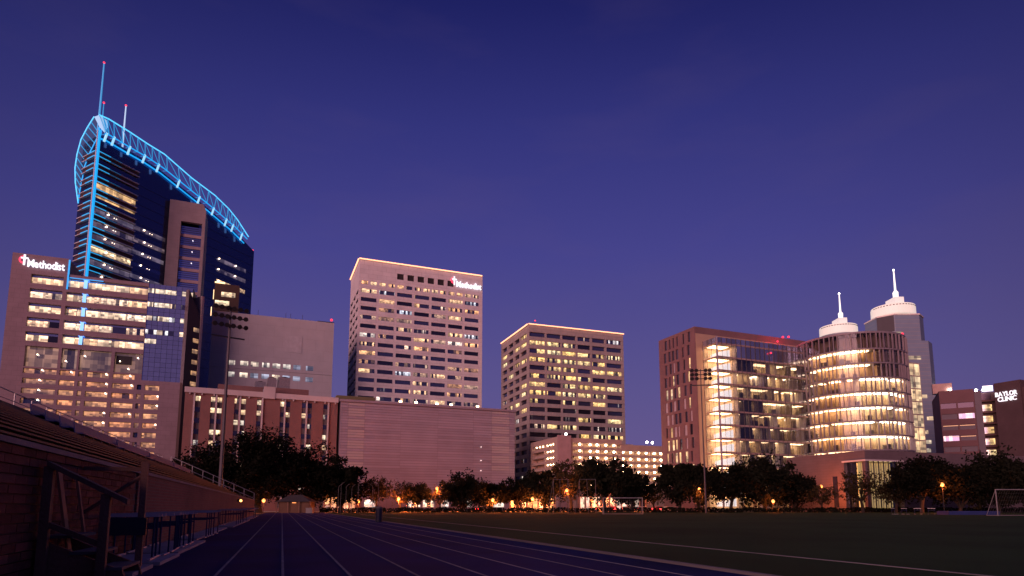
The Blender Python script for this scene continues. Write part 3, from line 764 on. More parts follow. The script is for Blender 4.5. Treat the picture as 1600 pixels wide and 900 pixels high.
    sh = bpy.data.objects.new('lift_shaft', None); COL.objects.link(sh); sh.parent = t
    sh.location = s_inv @ Vector((S.x, S.y, 0)); sh.rotation_euler = (0, 0, R(SY - YR))
    def sf(px, py): return on_face(S, SY, px, py)
    w1 = sf(322, 330)[0]; wa = sf(283, 345); wb = sf(316, 347)
    mst = coursed('shaft_stone', (.34, .27, .29), (.32, .255, .275), (.26, .2, .21), 3, 1.5, .03, .75, bump=.2)
    mb = MB(); zc = zt - 2.6
    grid_face(mb, front_tf(), [0, wa[0], wb[0], w1], [0, zc - 8, wa[1], zc], lambda u, z: wa[0] < u < wb[0] and z < wa[1], 1.8)
    mb.poly([(0, 0, zc), (w1, 0, zc), (w1 - 1.2, 0, zt), (0, 0, zt)]); mb.poly([(w1, 0, zc), (w1, 12, zc), (w1 - 1.2, 12, zt), (w1 - 1.2, 0, zt)])
    mb.poly([(0, 0, zt), (w1 - 1.2, 0, zt), (w1 - 1.2, 12, zt), (0, 12, zt)]); mb.poly([(w1, 0, 0), (w1, 12, 0), (w1, 12, zc), (w1, 0, zc)]); mb.poly([(0, 0, 0), (0, 0, zt), (0, 12, zt), (0, 12, 0)])
    mb.build('stone_frame', mst, sh)
    ww = wb[0] - wa[0]
    gb = mirror_glass('shaft_glass', (.42, .46, .72), .1); sp2 = plain('mauve_band_panel', (.42, .30, .33), .6)
    for k in range(14):
        z = wa[1] - 3.2 - 5.0 * k
        if z < 50: break
        pane('shaft_window', sh, (wa[0] + wb[0]) / 2, 1.5, z, ww - .05, 3.4, gb); pane('spandrel', sh, (wa[0] + wb[0]) / 2, 1.3, z - 2.45, ww - .05, 1.3, sp2)
        for q in (-.85, .05, .9): MB().box(wa[0] + .03, 1.38, z + q, wb[0] - .03, 1.49, z + q + .14).build('blind_rail', m_dark, sh)
        if k in (1, 2, 3): MB().ball(((wa[0] + wb[0]) / 2 + .8, 1.1, z + .6), .22, 6, 4).build('lift_lamp', glow('lift_glow', (.9, .75, .8), 2), sh)
    # brown service core with bright strip lamps between this tower and the tan block
    Q = at(336, 440, 238.0); core = bpy.data.objects.new('service_core', None); COL.objects.link(core); core.parent = t
    core.location = s_inv @ Vector((Q.x, Q.y, 0)); core.rotation_euler = (0, 0, R(22 - YR))
    def qf(px, py): return on_face(Q, 22, px, py)
    cw = qf(373, 470)[0]; ztop = Q.z
    mbr = plain('brown_cladding', (.05, .028, .022), .7)
    MB().box(0, 0, 0, cw, 5, ztop - .5).build('core_wall', mbr, core)
    sl = glow('strip_lamp', (1, .6, .3), 2.5)
    MB().box(0, -.3, ztop - .5, cw * .4, -.1, ztop + .05).build('strip_lamp', sl, core)
    MB().box(-.3, -.4, ztop - 7.2, -.1, -.1, ztop - 3.4).build('strip_lamp', sl, core); MB().box(-.8, -.4, ztop - 14, -.55, -.1, ztop - 10.5).build('strip_lamp', sl, core)
    for k, (a, b) in enumerate(((.28, .85), (.05, .62))): pane('window_band', core, cw * (a + b) / 2, -.15, ztop - 4.8 - 3.6 * k, cw * (b - a), 1.9, bright)
blue_tower()

# ---- narrow dark office slab with amber panes between the pink block and the brick wing
def amber_slab():
    S = at(296, 452, 214.0)
    t = thing('office_slab', 'narrow dark slab with slanting top and amber reflections right of the blue glass corner', 'building', (S.x, S.y, 0), 62)
    def sf(px, py): return on_face(S, 62, px, py)
    w = sf(313, 500)[0]
    MB().hexa([(0, 0, 0), (w, 0, 0), (w, 5, 0), (0, 5, 0)], [(0, 0, S.z), (w, 0, S.z - 9), (w, 5, S.z - 9), (0, 5, S.z)]).build('wall', plain('black_cladding', (.05, .03, .03), .4), t)
    am = lit_window('amber_reflection', .9, .9, .55, (1, .5, .2), (1, .6, .3), clutter=3)  # amber reflections put into the panes as glow
    for k in range(9):
        z = S.z - 14 - 3.9 * k
        pane('window', t, w * .74, -.13, z, w * .42, 1.5, am)
    MB().box(w + .02, -.2, 0, w + .9, 5, S.z - 1).build('corner_pier', plain('pier_stone', (.46, .38, .4), .7), t)
amber_slab()

# ---- lit parking garage in front of the square tower
def garage():
    P = level(873, 684, 25)
    t = thing('parking_garage', 'open parking garage with rows of bright lamps in front of the square tower', 'building', P, 21)
    m = plain('garage_concrete', (.40, .33, .30), .8, .1, .3)
    L, D = 42.4, 24.0
    rows = [(22.9 - 2.33 * k - .75, 22.9 - 2.33 * k + .6) for k in range(9)]
    mb = MB(); mid = [(5.4, 24.8)]; rt = [(25.2, 42.2)]
    grid_face(mb, front_tf(), [4.5, 25.0, 5.4, 24.8], [0, 25.2] + [v for r in rows for v in r], lambda u, z: inside(z, rows) and inside(u, mid), 3.0)
    grid_face(mb, front_tf(), [25.0, L, 25.2, 42.2], [0, 23.5] + [v for r in rows[1:] for v in r], lambda u, z: inside(z, rows[1:]) and inside(u, rt), 3.0)
    sb = [(3.2, 11.0), (11.6, 22.5)]
    grid_face(mb, left_tf(-.5), [0, D] + [v for b in sb for v in b], [0, 25.4] + [v for r in rows for v in r], lambda u, z: inside(z, rows) and inside(u, sb), 2.0)
    rest_of_box(mb, 25.0, 0, L, D, 0, 23.5); rest_of_box(mb, -.5, 0, 25.0, D, 0, 25.2)
    mb.build('wall', m, t)
    MB().box(-.6, -.6, 0, 4.5, -.004, 25.9).build('stair_core', plain('mauve_render', (.33, .26, .29), .8), t)
    bw = plain('garage_back', (.50, .38, .30), .9)
    lamp = glow('garage_lamp', (1, .66, .38), 34)
    cols = [8.2, 12.3, 15.1, 18.6, 21.9, 25.6, 28.7, 32.1, 35.3, 38.7, 41.5]
    for k, (z0, z1) in enumerate(rows):
        x1 = 24.8 if k == 0 else 42.2
        MB().box(5.2, 2.9, z0 - .3, x1, 3.1, z1 + .3).build('back_wall', bw, t)
        MB().box(5.2, .3, z0 - .32, x1, 2.9, z0 - .02).build('deck', m, t)
        for u in cols:
            if u < x1 and k < 7:
                MB().ball((u, .25, z1 - .45), .40, 8, 5, .8).build('garage_lamp', lamp, t)
        for v in (4, 6.5, 9, 13, 16, 19) if k < 6 else ():
            if v < 12 or k == 0: MB().ball((-.15, v, z1 - .45), .22, 8, 5, .8).build('garage_lamp', lamp, t)
        for a, b in sb: MB().box(1.6, a, z0, 1.75, b, z1).build('back_wall', bw, t)
    for u in (9.4, 16.2, 23.1, 30, 36.9): MB().box(u - .2, .05, 0, u + .2, .45, 23.2 if u > 25 else 24.8).build('pillar', m, t)
    for u, y in ((4.7, 26.9), (38.2, 25.2), (40.6, 25.1)):
        p_ = MB().tube((u, 4, 23.5 if u > 25 else 25.2), (u, 4, y), .1).build('roof_lamp_post', m_steel, t)
        MB().ball((u, 4, y), .42, 8, 5).build('roof_lamp', glow('roof_white_lamp', (1, .88, .78), 22), p_)
    MB().box(29.5, 6, 23.5, 33.5, 8, 24.4).build('roof_hut', m, t)
garage()
# ---- research building: brick slab, glass box with lit floors
GL = clear_glass('clear_curtain_glass')
def research_building():
    P = (57.8, 193.0); L, D, H = 46.9, 19.1, 58.0
    t = thing('research_building', 'brick slab with a projecting glass box of lit office floors beside the round glass building', 'building', P, 22.3)
    m = coursed('plum_brick', (.215, .115, .125), (.185, .10, .11), (.18, .135, .14), .5, .2, .02, .85, bump=.2)
    base = [1.5, 3.9, 5.9, 7.9, 11.2, 13.9, 16.4]
    rng = random.Random(17)
    rows, cells = [], []
    us, zs, holes = [0, D], [0, H], []
    for k in range(12):
        z1 = 57.0 - 4.25 * k; z0 = z1 - 3.4
        for c in base[:6]:
            c2 = c + 1.2 + (.45 if (k + int(c)) % 2 else -.1); wd = (1.25, .95, 1.4)[rng.randrange(3)]
            holes.append((D - c2 - wd, D - c2, z0, z1)); us += [D - c2 - wd, D - c2]
        zs += [z0, z1]
    mb = MB()
    grid_face(mb, left_tf(), us, zs, lambda u, z: any(a < u < b and c < z < d for a, b, c, d in holes), .5)
    rest_of_box(mb, 0, 0, L, D, 0, H, front=True); mb.build('wall', m, t)
    lw = lit_window('lab_window', .8, .95, .95, (1, .56, .22), (1, .68, .36), clutter=2.5, ceil=.1)
    pale = plain('pale_blind', (.42, .40, .46), .6)
    for a, b, c, d in holes:
        k = (57 - d) / 4.25
        lit = rng.random() < (0, 0, .45, .4, .5, .5, .45, .3, .3, .4, .3, .3)[int(round(k))]
        pane('window', t, .3, (a + b) / 2, (c + d) / 2, b - a - .02, d - c - .02, lw if lit else (pale if rng.random() < .3 and k > 1.5 else GLASS), True)
    # brick front beside the glass: its orange light put into a sheet's colour
    MB().box(.25, -.12, 0, L - 4, -.003, H - 2.2).build('warm_lit_facing', plain('orange_lit_facing', (.46, .33, .24), .8, .12, .2), t)
    # glass box
    X0, X1, Y0, Y1, HT = 2.6, 40.4, -6.8, -.4, 53.2
    fl = [51.5 - 4.22 * k for k in range(13)]
    mslab = plain('floor_slab', (.42, .33, .28), .8); mback = plain('office_back_wall', (.58, .47, .36), .9, .25, .4)
    mfrm = plain('mullion_metal', (.10, .085, .09), .6, metal=.2)
    strip = glow('office_ceiling_light', (1, .62, .28), 7.5); stripb = glow('bright_office_light', (1, .66, .36), 18); strip2 = glow('stair_ceiling_light', (1, .55, .22), 14.0)
    paper = [plain('partition_a', (.60, .48, .30), .9), plain('partition_b', (.36, .32, .20), .9), plain('partition_c', (.16, .12, .09), .9), plain('partition_d', (.66, .58, .5), .9)]
    MB().box(X0 + .1, Y0 + .1, HT - .3, X1, Y1, HT).build('box_roof', mslab, t)
    MB().box(X0 + .2, Y1 + .02, 0, X1, Y1 + .25, HT - .31).build('office_back_wall', mback, t)
    for k, z in enumerate(fl):
        MB().box(X0 + .12, Y0 + .12, z - .32, X1 - .05, Y1, z).build('floor_slab', mslab, t)
        MB().box(X0 - .04, Y0 - .06, z - .5, X1, Y0 + .10, z + .02).build('slab_edge', plain('slab_edge_metal', (.34, .25, .24), .5), t)
        if k == 0: continue
        zc = fl[k - 1] - .36
        if k > 0:
            MB().box(X0 + 1.0, Y0 + 2.6, zc - .07, X0 + 6.9, Y1 - .6, zc).build('stair_ceiling_light', strip2, t)
            # curved white stair wall in the atrium bay
            pts = [(X0 + 7.2 - 4.4 * math.cos(a), Y1 - .2 - 3.6 * math.sin(a)) for a in [math.pi * .5 * i / 8 for i in range(9)]]
            mbw = MB()
            for i, ((xa, ya), (xb, yb)) in enumerate(zip(pts, pts[1:])):
                ha, hb = zc - .9 - .16 * (8 - i), zc - .9 - .16 * (7 - i)
                mbw.hexa([(xa, ya, z + .55), (xb, yb, z + .55), (xb, yb - .12, z + .55), (xa, ya - .12, z + .55)], [(xa, ya, ha), (xb, yb, hb), (xb, yb - .12, hb), (xa, ya - .12, ha)])
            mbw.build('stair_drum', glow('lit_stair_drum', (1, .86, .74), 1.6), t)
        MB().box(X0 + 7.6, Y0 + .4, z + .01, X0 + 7.75, Y1, zc).build('partition', mback, t)
        x = X0 + 8.2
        while x < X1 - 1:
            w = rng.choice((1.6, 2.4, 3.2, 4.0)); w = min(w, X1 - .3 - x)
            dark = (k == 1) or (rng.random() < .10 + (.14 if x < X0 + 17 else 0)) or (k < 3 and x < X0 + 15)
            if not dark: MB().box(x + .05, Y1 - 3.2, zc - .07, x + w - .05, Y1 - .5, zc).build('ceiling_light', stripb if k == 3 else strip, t)
            hgt = rng.uniform(1.2, 2.6) if rng.random() < .6 else zc - z - .05
            yy = rng.uniform(Y0 + 1.2, Y1 - 1.2)
            MB().box(x, yy, z + .01, x + w * rng.uniform(.4, .95), yy + .12, z + hgt).build('partition', rng.choice(paper), t)
            if rng.random() < .5: MB().box(x - .05, Y0 + .6, z + .01, x + .07, Y1, zc).build('partition', paper[rng.choice((0, 2, 3))], t)
            x += w
    # mullions and glass panels, one by one (front and left side)
    nb = 20; bw = (X1 - X0) / nb
    for i in range(nb + 1):
        MB().box(X0 + i * bw - .05, Y0 - .16, .3, X0 + i * bw + .05, Y0 - .065, HT).build('mullion', mfrm, t)
    MB().box(X0 - .35, Y0 - .35, .3, X0 + .15, Y0 - .17, HT + .1).build('corner_post', plain('corner_steel', (.36, .34, .42), .5), t)
    ML = mirror_glass('louvre_glass', (.46, .48, .60), .2); GT2 = clear_glass('reflecting_office_glass', (.55, .56, .62), 1.0)
    for k, z in enumerate(fl):
        zt = HT - .05 if k == 0 else fl[k - 1] - .52
        for i in range(nb):
            if k > 9 and i > 3: continue
            pane('glass_panel', t, X0 + (i + .5) * bw, Y0, (z + zt) / 2 + .02, bw - .1, zt - z - .02, ML if (k == 0 or (k == 1 and i > 3)) else (GT2 if 4 <= i <= 9 and k != 3 else GL), d=.05)
        for i in range(3): pane('glass_panel', t, X0, Y0 + .15 + (i + .5) * 2.05, (z + zt) / 2 + .02, 1.95, zt - z - .02, ML if k == 0 else GL, True, d=.05)
    for j in range(4): MB().box(X0 - .12, Y0 + .1 + j * 2.05, .3, X0 - .06, Y0 + .2 + j * 2.05, HT).build('mullion', mfrm, t)
    for q in ((37.5, -.5, 58.6), (40.2, -.4, 59.0)): beacon(t, q[0], q[1] + 1.2, q[2], .4)
    beacon(t, 26.8, -7.3, 54.0, .33); beacon(t, 23.6, -7.4, 49.9, .33)
    rl = bpy.data.lights.new('beacon_light', 'POINT'); rl.energy = 900; rl.color = (1, .03, .08); rl.shadow_soft_size = .4
    ro = bpy.data.objects.new('beacon_light', rl); COL.objects.link(ro); ro.parent = t; ro.location = (33, -4.5, 56.5)
    return t
research_building()

# ---- round glass building with vertical fins
def round_building():
    C = (111.8, 203.5); RR, HT = 16.1, 54.9
    t = thing('round_building', 'round glass building with stacked floor rings and vertical fins', 'building', C, 0)
    zf = [49.5 - 4.45 * k for k in range(11)]
    mband = plain('ring_band', (.22, .19, .22), .5, .1, .4); mfin = plain('fin_metal', (.24, .20, .23), .5, .15, .5)
    mcore = plain('round_core', (.50, .34, .19), .9, .25, .5)
    MB().lathe([(RR - 3.4, 0), (RR - 3.4, HT - 1)], 48).build('core_wall', mcore, t, smooth=False)
    MB().lathe([(RR - .2, HT - .6), (RR + .25, HT - .6), (RR + .25, HT), (RR - .2, HT), (.1, HT - .25)], 56).build('roof_ring', mband, t)
    strip = glow('round_ceiling_light', (1, .60, .28), 14); hot = glow('round_hot_light', (1, .78, .5), 20)
    rng = random.Random(31)
    def ang(i, n): return R(180 + 4) + (R(172)) * i / n       # the half that faces the field
    def arc_box(r0, r1, a0, a1, z0, z1, seg=2):
        ps = [(r1 * math.cos(a0 + (a1 - a0) * i / seg), r1 * math.sin(a0 + (a1 - a0) * i / seg)) for i in range(seg + 1)]
        ps += [(r0 * math.cos(a1 - (a1 - a0) * i / seg), r0 * math.sin(a1 - (a1 - a0) * i / seg)) for i in range(seg + 1)]
        return MB().prism(ps, z0, z1)
    nseg = 26
    litmap = [  # per floor: start and end fraction of the lit part, then hot part
        ((0, 0), (0, 0)), ((.04, .48), (.28, .40)), ((.04, .46), (.3, .36)), ((.03, .86), (.36, .72)), ((.0, .88), (.36, .70)), ((.0, .92), (.3, .74)), ((.0, .94), (.34, .74)), ((.0, 1), (.36, .76)), ((.03, .4), (0, 0)), ((.03, .4), (0, 0))]
    for k, z in enumerate(zf):
        prof = [(RR - 6.9, z - .45), (RR + .3, z - .32), (RR + .3, z + .12), (RR - 6.9, z + .12)]
        MB().lathe(prof, 56).build('floor_ring', mband, t)
    for k, z in enumerate(zf[:10]):
        zt = HT - .62 if k == 0 else zf[k - 1] - .47
        (l0, l1), (h0, h1) = litmap[k]
        for i in range(nseg):
            a0, a1 = ang(i, nseg), ang(i + 1, nseg); am = (a0 + a1) / 2; fr = (i + .5) / nseg
            if l0 <= fr <= l1 and rng.random() < .92:
                arc_box(RR - 3.0, RR - .9, a0 + .012, a1 - .012, zt - .1, zt - .02, 1).build('ceiling_light', hot if h0 <= fr <= h1 else strip, t)
            # radial partition
            if rng.random() < .4: MB().hexa(*[[((RR - 3.3) * math.cos(a0), (RR - 3.3) * math.sin(a0), zz), ((RR - .8) * math.cos(a0), (RR - .8) * math.sin(a0), zz), ((RR - .8) * math.cos(a0 + .012), (RR - .8) * math.sin(a0 + .012), zz), ((RR - 3.3) * math.cos(a0 + .014), (RR - 3.3) * math.sin(a0 + .014), zz)] for zz in (z + .13, zt - .12)]).build('partition', mcore, t)
            if rng.random() < .35:
                rb = RR - 1.0 - rng.random() * 1.2
                arc_box(rb - .4, rb, a0 + .01, a1 - .02, z + .13, z + .13 + rng.uniform(.8, 1.9), 1).build('furniture', rng.choice((MATS['partition_b'], MATS['partition_c'])), t)
            w = 2 * RR * math.sin((a1 - a0) / 2) - .06
            put('glass_panel', slab(w, .05, zt - z - .16, GL), None, t, (RR * .9965 * math.cos(am), RR * .9965 * math.sin(am), (z + .14 + zt) / 2), (0, 0, am + R(90)))
        # fins, unevenly spaced
        a = R(184) + rng.random() * .05
        while a < R(356):
            ca, sa = math.cos(a), math.sin(a)
            lo = []
            for r_, o_ in ((RR + .06, -.11), (RR + .55, -.11), (RR + .55, .11), (RR + .06, .11)): lo.append((r_ * ca - o_ * sa, r_ * sa + o_ * ca))
            MB().prism(lo, z + .125, zt + .015).build('fin', mfin, t)
            a += rng.choice((.07, .1, .1, .145))
    beacon(t, 12.5, -9.2, HT + 1.0, .45)
    # lit stair link at its right side
    return t
round_building()
# ---- lit stair tower to the right of the round building
def stair_tower():
    P = at(1416, 565, 214); H = P.z
    t = thing('stair_tower', 'slim glowing glass stair tower on the right shoulder of the round building', 'building', (P.x - 2, P.y, 0), 18)
    mf = plain('stair_frame', (.5, .42, .38), .6)
    W, D = 8.4, 5.0
    MB().box(0, 2.5, 0, W, D, H).build('back_wall', plain('stair_wall', (.62, .5, .36), .9), t)
    st = glow('stair_light', (1, .66, .32), 4.0)
    for k in range(12):
        z = H - 4.55 * k
        if z < 3: break
        MB().box(-.05, -.1, z - .35, W + .05, 2.5, z).build('landing', mf, t)
        MB().box(.6, .6, z - .45, W - .6, 1.9, z - .36).build('landing_light', st, t)
        if z > 8: pane('glass_panel', t, W / 2, -.05, z - 2.45, W - .1, 4.1, lit_window('stair_glow', 1.4, 1.0, .95, (1, .62, .3), (1, .72, .42), clutter=2.5, ceil=.05), d=.05)
        MB().hexa([(.5, .8, z - .45), (W - .6, .8, z - 4.5), (W - .6, 2.2, z - 4.5), (.5, 2.2, z - .45)], [(.5, .8, z - .2 - .25 + .35), (W - .6, .8, z - 4.2), (W - .6, 2.2, z - 4.2), (.5, 2.2, z - .1)]).build('stair_flight', mf, t) if k % 2 else None
    for x in (0, 2.8, 5.6, W): MB().box(x - .08, -.16, 0, x + .08, -.06, H).build('mullion', mf, t)
stair_tower()

# ---- low pavilion with lit lobby in front of the round building
def pavilion():
    P = level(1350.5, 703.5, 15)
    t = thing('entrance_pavilion', 'low flat roofed pavilion with tall lit lobby glass below the round building', 'building', P, 19)
    m = coursed('pavilion_stone', (.145, .11, .125), (.135, .10, .115), (.1, .08, .085), 2.0, .7, .02, .8, bump=.2)
    def pf(px, py): return on_face(P, 19, px, py)
    def pl(px, py): return on_face(P, 109, px, py)
    L, D, H = 60.0, 26.0, 15.0
    u1 = pf(1408, 716)[0]; zt = pf(1352, 718)[1]; y1 = min(pl(1318, 724)[0], D - 4)
    mb = MB()
    grid_face(mb, front_tf(), [0, .5, u1, L], [0, .4, zt, H], lambda u, z: .5 < u < u1 and .4 < z < zt, 1.4)
    grid_face(mb, left_tf(), [0, .5, y1, D], [0, .4, zt, H], lambda u, z: .5 < u < y1 and .4 < z < zt, 1.4)
    rest_of_box(mb, 0, 0, L, D, 0, H); mb.build('wall', m, t)
    MB().box(-.3, -.3, zt - .35, u1 + .4, -.004, zt + .05).box(-.3, -.003, zt - .35, -.004, y1 + .3, zt + .05).build('canopy_edge', plain('white_edge', (.62, .58, .58), .6), t)
    MB().box(1.5, y1 * .5, .3, u1 - .2, y1 * .5 + .2, zt).build('lobby_back_wall', plain('lobby_wall', (.7, .55, .26), .9), t)
    n = 7
    for i in range(n):
        w = (u1 - .5) / n; pane('lobby_glass', t, .5 + (i + .5) * w, .9, (zt + .4) / 2, w - .15, zt - .5, GL, d=.05)
        MB().box(.5 + i * w - .08, .85, .4, .5 + i * w + .08, 1.1, zt).build('mullion', MATS['mullion_metal'], t)
        MB().box(.7 + i * w, y1 * .5 - .12, 1.0, .3 + (i + 1) * w, y1 * .5 - .004, zt - .6).build('wall_glow_panel', glow('lobby_wall_glow', (1, .62, .2), .75), t)  # glowing panels added so the lobby back wall looks lit
        MB().box(.9 + i * w, 1.6, zt - .14, .2 + (i + 1) * w, y1 * .45, zt - .04).build('ceiling_light', glow('lobby_ceiling', (1, .68, .26), 3.0), t)
    n2 = 4
    for i in range(n2):
        w = (y1 - .5) / n2; pane('lobby_glass', t, .9, .5 + (i + .5) * w, (zt + .4) / 2, w - .15, zt - .5, GL, True, d=.05)
    MB().box(-.12, y1 + 2.2, 1.2, -.003, y1 + 3.6, 9).build('slit_window', GLASS, t)
pavilion()

# ---- twin spired tower far right
def spire_tower():
    t = thing('spire_tower', 'stepped grey twin tower with white lit drums and spires', 'building', (214.0, 336.0, 0), 0)
    m = coursed('grey_banded_glass', (.215, .275, .37), (.20, .26, .355), (.28, .30, .34), 900.0, 2.2, .14, .45, bump=.3, var=.05)
    wd = plain('dark_recess', (.05, .045, .06), .6)
    def octo(cx, cy, rx, ry, cut): return [(cx - rx, cy - ry + cut), (cx - rx + cut, cy - ry), (cx + rx - cut, cy - ry), (cx + rx, cy - ry + cut), (cx + rx, cy + ry), (cx - rx, cy + ry)]
    MB().prism(octo(-1.5, 0, 12.6, 9, 6), 89.5, 104.5).build('top_stage', m, t)
    MB().prism(octo(.2, .5, 14.6, 9.5, 6), 63.2, 89.5).build('middle_stage', m, t)
    MB().prism(octo(.6, 1, 15.2, 10, 6), 36, 63.2).build('lower_stage', m, t)
    MB().prism(octo(.8, 1.5, 15.8, 10.5, 6), 0, 36).build('base_stage', m, t)
    MB().prism([(-14.2, -3.1), (-9.0, -8.3), (-8.6, -8.9), (-14.6, -3.3)], 95, 103.6).build('recess', wd, t)
    mw = plain('white_drum_metal', (.82, .76, .70), .5, .08, .5)
    lit = glow('drum_wash_light', (1, .84, .66), 5)
    def drum(cx, cy, z0, s, nm):
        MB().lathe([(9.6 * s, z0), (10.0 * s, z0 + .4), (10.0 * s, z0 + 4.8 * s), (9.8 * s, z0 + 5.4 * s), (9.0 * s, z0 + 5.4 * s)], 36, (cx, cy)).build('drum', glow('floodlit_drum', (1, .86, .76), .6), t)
        for i in range(22):
            a = R(180 + i * 180 / 22 + 4)
            if abs(math.cos(a)) > .2 or True:
                MB().box(-.45, -.06, -.2, .45, .1, .2).build('drum_slot', wd, t, (cx + 10.02 * s * math.cos(a), cy + 10.02 * s * math.sin(a), z0 + 4.5 * s), (0, 0, a + R(90)))
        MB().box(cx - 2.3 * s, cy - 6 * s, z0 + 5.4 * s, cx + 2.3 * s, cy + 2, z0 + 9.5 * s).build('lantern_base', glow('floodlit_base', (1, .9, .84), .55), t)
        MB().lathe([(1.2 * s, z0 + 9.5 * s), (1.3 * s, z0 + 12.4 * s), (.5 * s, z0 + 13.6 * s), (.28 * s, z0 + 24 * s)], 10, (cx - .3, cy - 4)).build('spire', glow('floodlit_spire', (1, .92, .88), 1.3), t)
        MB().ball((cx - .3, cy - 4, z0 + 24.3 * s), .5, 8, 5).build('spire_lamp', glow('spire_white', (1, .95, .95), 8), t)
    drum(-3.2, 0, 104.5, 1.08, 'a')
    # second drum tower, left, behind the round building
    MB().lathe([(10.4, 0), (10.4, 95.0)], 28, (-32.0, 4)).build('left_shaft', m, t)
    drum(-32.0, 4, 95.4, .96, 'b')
    MB().box(-15.6, -9.5, 0, -14.9, 3, 36).build('edge_pier', m, t)
    MB().prism(octo(-1.5, 0, 12.9, 9.3, 6), 103.8, 104.48).build('cornice', mw, t)
    lw = lit_window('far_suite', 1.6, .9, .9, (1, .66, .36), (1, .8, .55), clutter=1.5, ceil=.1)
    for z, x0, x1 in ((93.4, -8, -4.5), (80.2, -9, 4), (59.2, 2.5, 5.5), (47.5, 4.5, 8), (40.2, .5, 4.5), (35, 2, 5.6), (30.6, -1, 5), (20.5, 2, 12), (17, 3, 12), (13.4, 3, 12)):
        y = -9.1 if z > 89.5 else (-9.15 if z > 63 else (-9.15 if z > 36 else -9.2))
        pane('window', t, (x0 + x1) / 2, y, z, x1 - x0, 1.9, lw)
    MB().ball((14.2, -8, 63.9), .55, 8, 5).build('ledge_lamp', MATS['roof_white_lamp'], t)
spire_tower()

# ---- dark banded office block
def banded_office():
    P = level(1466.5, 611.5, 50)
    t = thing('office_block', 'maroon office block with long dark window bands right of the spire tower', 'building', P, -29)
    m = plain('maroon_concrete', (.145, .075, .085), .8, .12, .2)
    def pf(px, py): return on_face(P, -29, px, py)
    L, D, H = pf(1524, 640)[0], 30, 50.0
    rows = [(44.6 - 4.6 * k - 2.2, 44.6 - 4.6 * k) for k in range(9)]
    bays = [(.3, L * .48), (L * .52, L - .3)]
    mb = MB(); grid_face(mb, front_tf(), [0, L] + [v for b in bays for v in b], [0, H] + [v for r in rows for v in r], lambda u, z: inside(z, rows) and inside(u, bays), .6)
    rest_of_box(mb, 0, 0, L, D, 0, H, left=True); mb.build('wall', m, t)
    wl_ = lit_window('clinic_lit', 1.2, .75, 1.0, (1, .55, .26), (1, .7, .42), clutter=2, ceil=.3); vi = plain('violet_glass', (.07, .05, .085), .5)
    dk = mirror_glass('black_band_glass', (.05, .04, .06), .3)
    rng = random.Random(4)
    for k, (a, b) in enumerate(rows):
        for i, (x0, x1) in enumerate(bays):
            pane('window_band', t, (x0 + x1) / 2, .4, (a + b) / 2, x1 - x0 - .02, b - a - .02, dk if k == 0 else (wl_ if (k, i) in ((1, 1), (3, 0), (5, 1), (6, 0), (6, 1), (7, 1)) else vi))
    for k in (2, 3): MB().box(.6, .25, rows[k][1] - .5, L - .6, .38, rows[k][1] - .3).build('cornice_light', glow('amber_strip', (1, .5, .26), .9), t)
    # roof hut and balcony bay at its right side
    MB().box(-1.5, 6, H, 5.5, 9, H + 4.2).build('roof_hut', plain('pink_hut', (.5, .34, .3), .8), t)
    MB().ball((4.6, 5.6, H + 1.2), .55, 8, 5).build('hut_lamp', MATS['roof_white_lamp'], t)
    W2 = pf(1554, 660)[0] - L
    MB().box(L + .1, 2.5, 0, L + W2 + 2, D, H - 1.5).build('bay_wall', plain('bay_dark', (.10, .06, .07), .8), t)
    MB().box(L + .1, .2, 0, L + 2.4, 2.498, H - 1.0).build('bay_pier', vi, t)
    am = lit_window('bay_amber', 1.0, .9, 1.1, (1, .58, .2), (1, .72, .34), clutter=3, ceil=.2)
    for k in range(9):
        z = H - 4.5 - 4.7 * k
        MB().box(L + 2.45, .4, z - 1.1, L + W2 + 1.2, 2.49, z - .5).build('balcony_slab', m, t)
        pane('bay_window', t, L + W2 * .72, 2.3, z + 1.2, W2 * .55, 2.6, am if k else dk)
    MB().box(L + W2 - 2.8, .3, H - 1.4, L + W2 + .6, .7, H + .9).build('lit_panel', glow('white_panel', (1, .86, .9), 2), t)
    for dx in (1.0, 3.4): MB().ball((L + dx, 1, H - .6), .55, 8, 5).build('bay_lamp', MATS['roof_white_lamp'], t)
banded_office()

def clinic_block():
    P = level(1552, 599.5, 50)
    t = thing('clinic_block', 'windowless dark brown block with white lit two line name sign at far right', 'building', P, -66)
    m = coursed('brown_brick', (.085, .05, .058), (.078, .046, .052), (.07, .05, .05), 1.0, .4, .02, .85, bump=.2)
    def pf(px, py): return on_face(P, -66, px, py)
    L, H = pf(1594, 600)[0], 50.0
    MB().box(0, 0, 20.5, L, 20, H).build('wall', m, t)
    MB().box(-.2, -.25, 0, L + .2, 20.2, 20.49).build('lower_wall', plain('taupe_render', (.19, .12, .145), .8, .1, .2), t)
    MB().box(L + .02, .8, 0, L + 6, 18, H - 3).build('side_wing', m, t)
    a = pf(1556, 618); b = pf(1590, 611); c = pf(1558.5, 627.5)
    s = thing('building_sign', 'white lit two line clinic name letters on the dark brown block', 'sign', t.matrix_basis @ Vector((a[0], -.05, 0)), -66)
    h = pf(1572, 611)[1] - pf(1572, 618)[1]
    letters('BAYLOR', s, 0, pf(1572, 618.3)[1], h, m_sign, -.3, .02, b[0] - a[0])
    letters('CLINIC', s, .7, pf(1572, 626.5)[1], h, m_sign, -.3, .02, b[0] - a[0] - 1.1)
clinic_block()
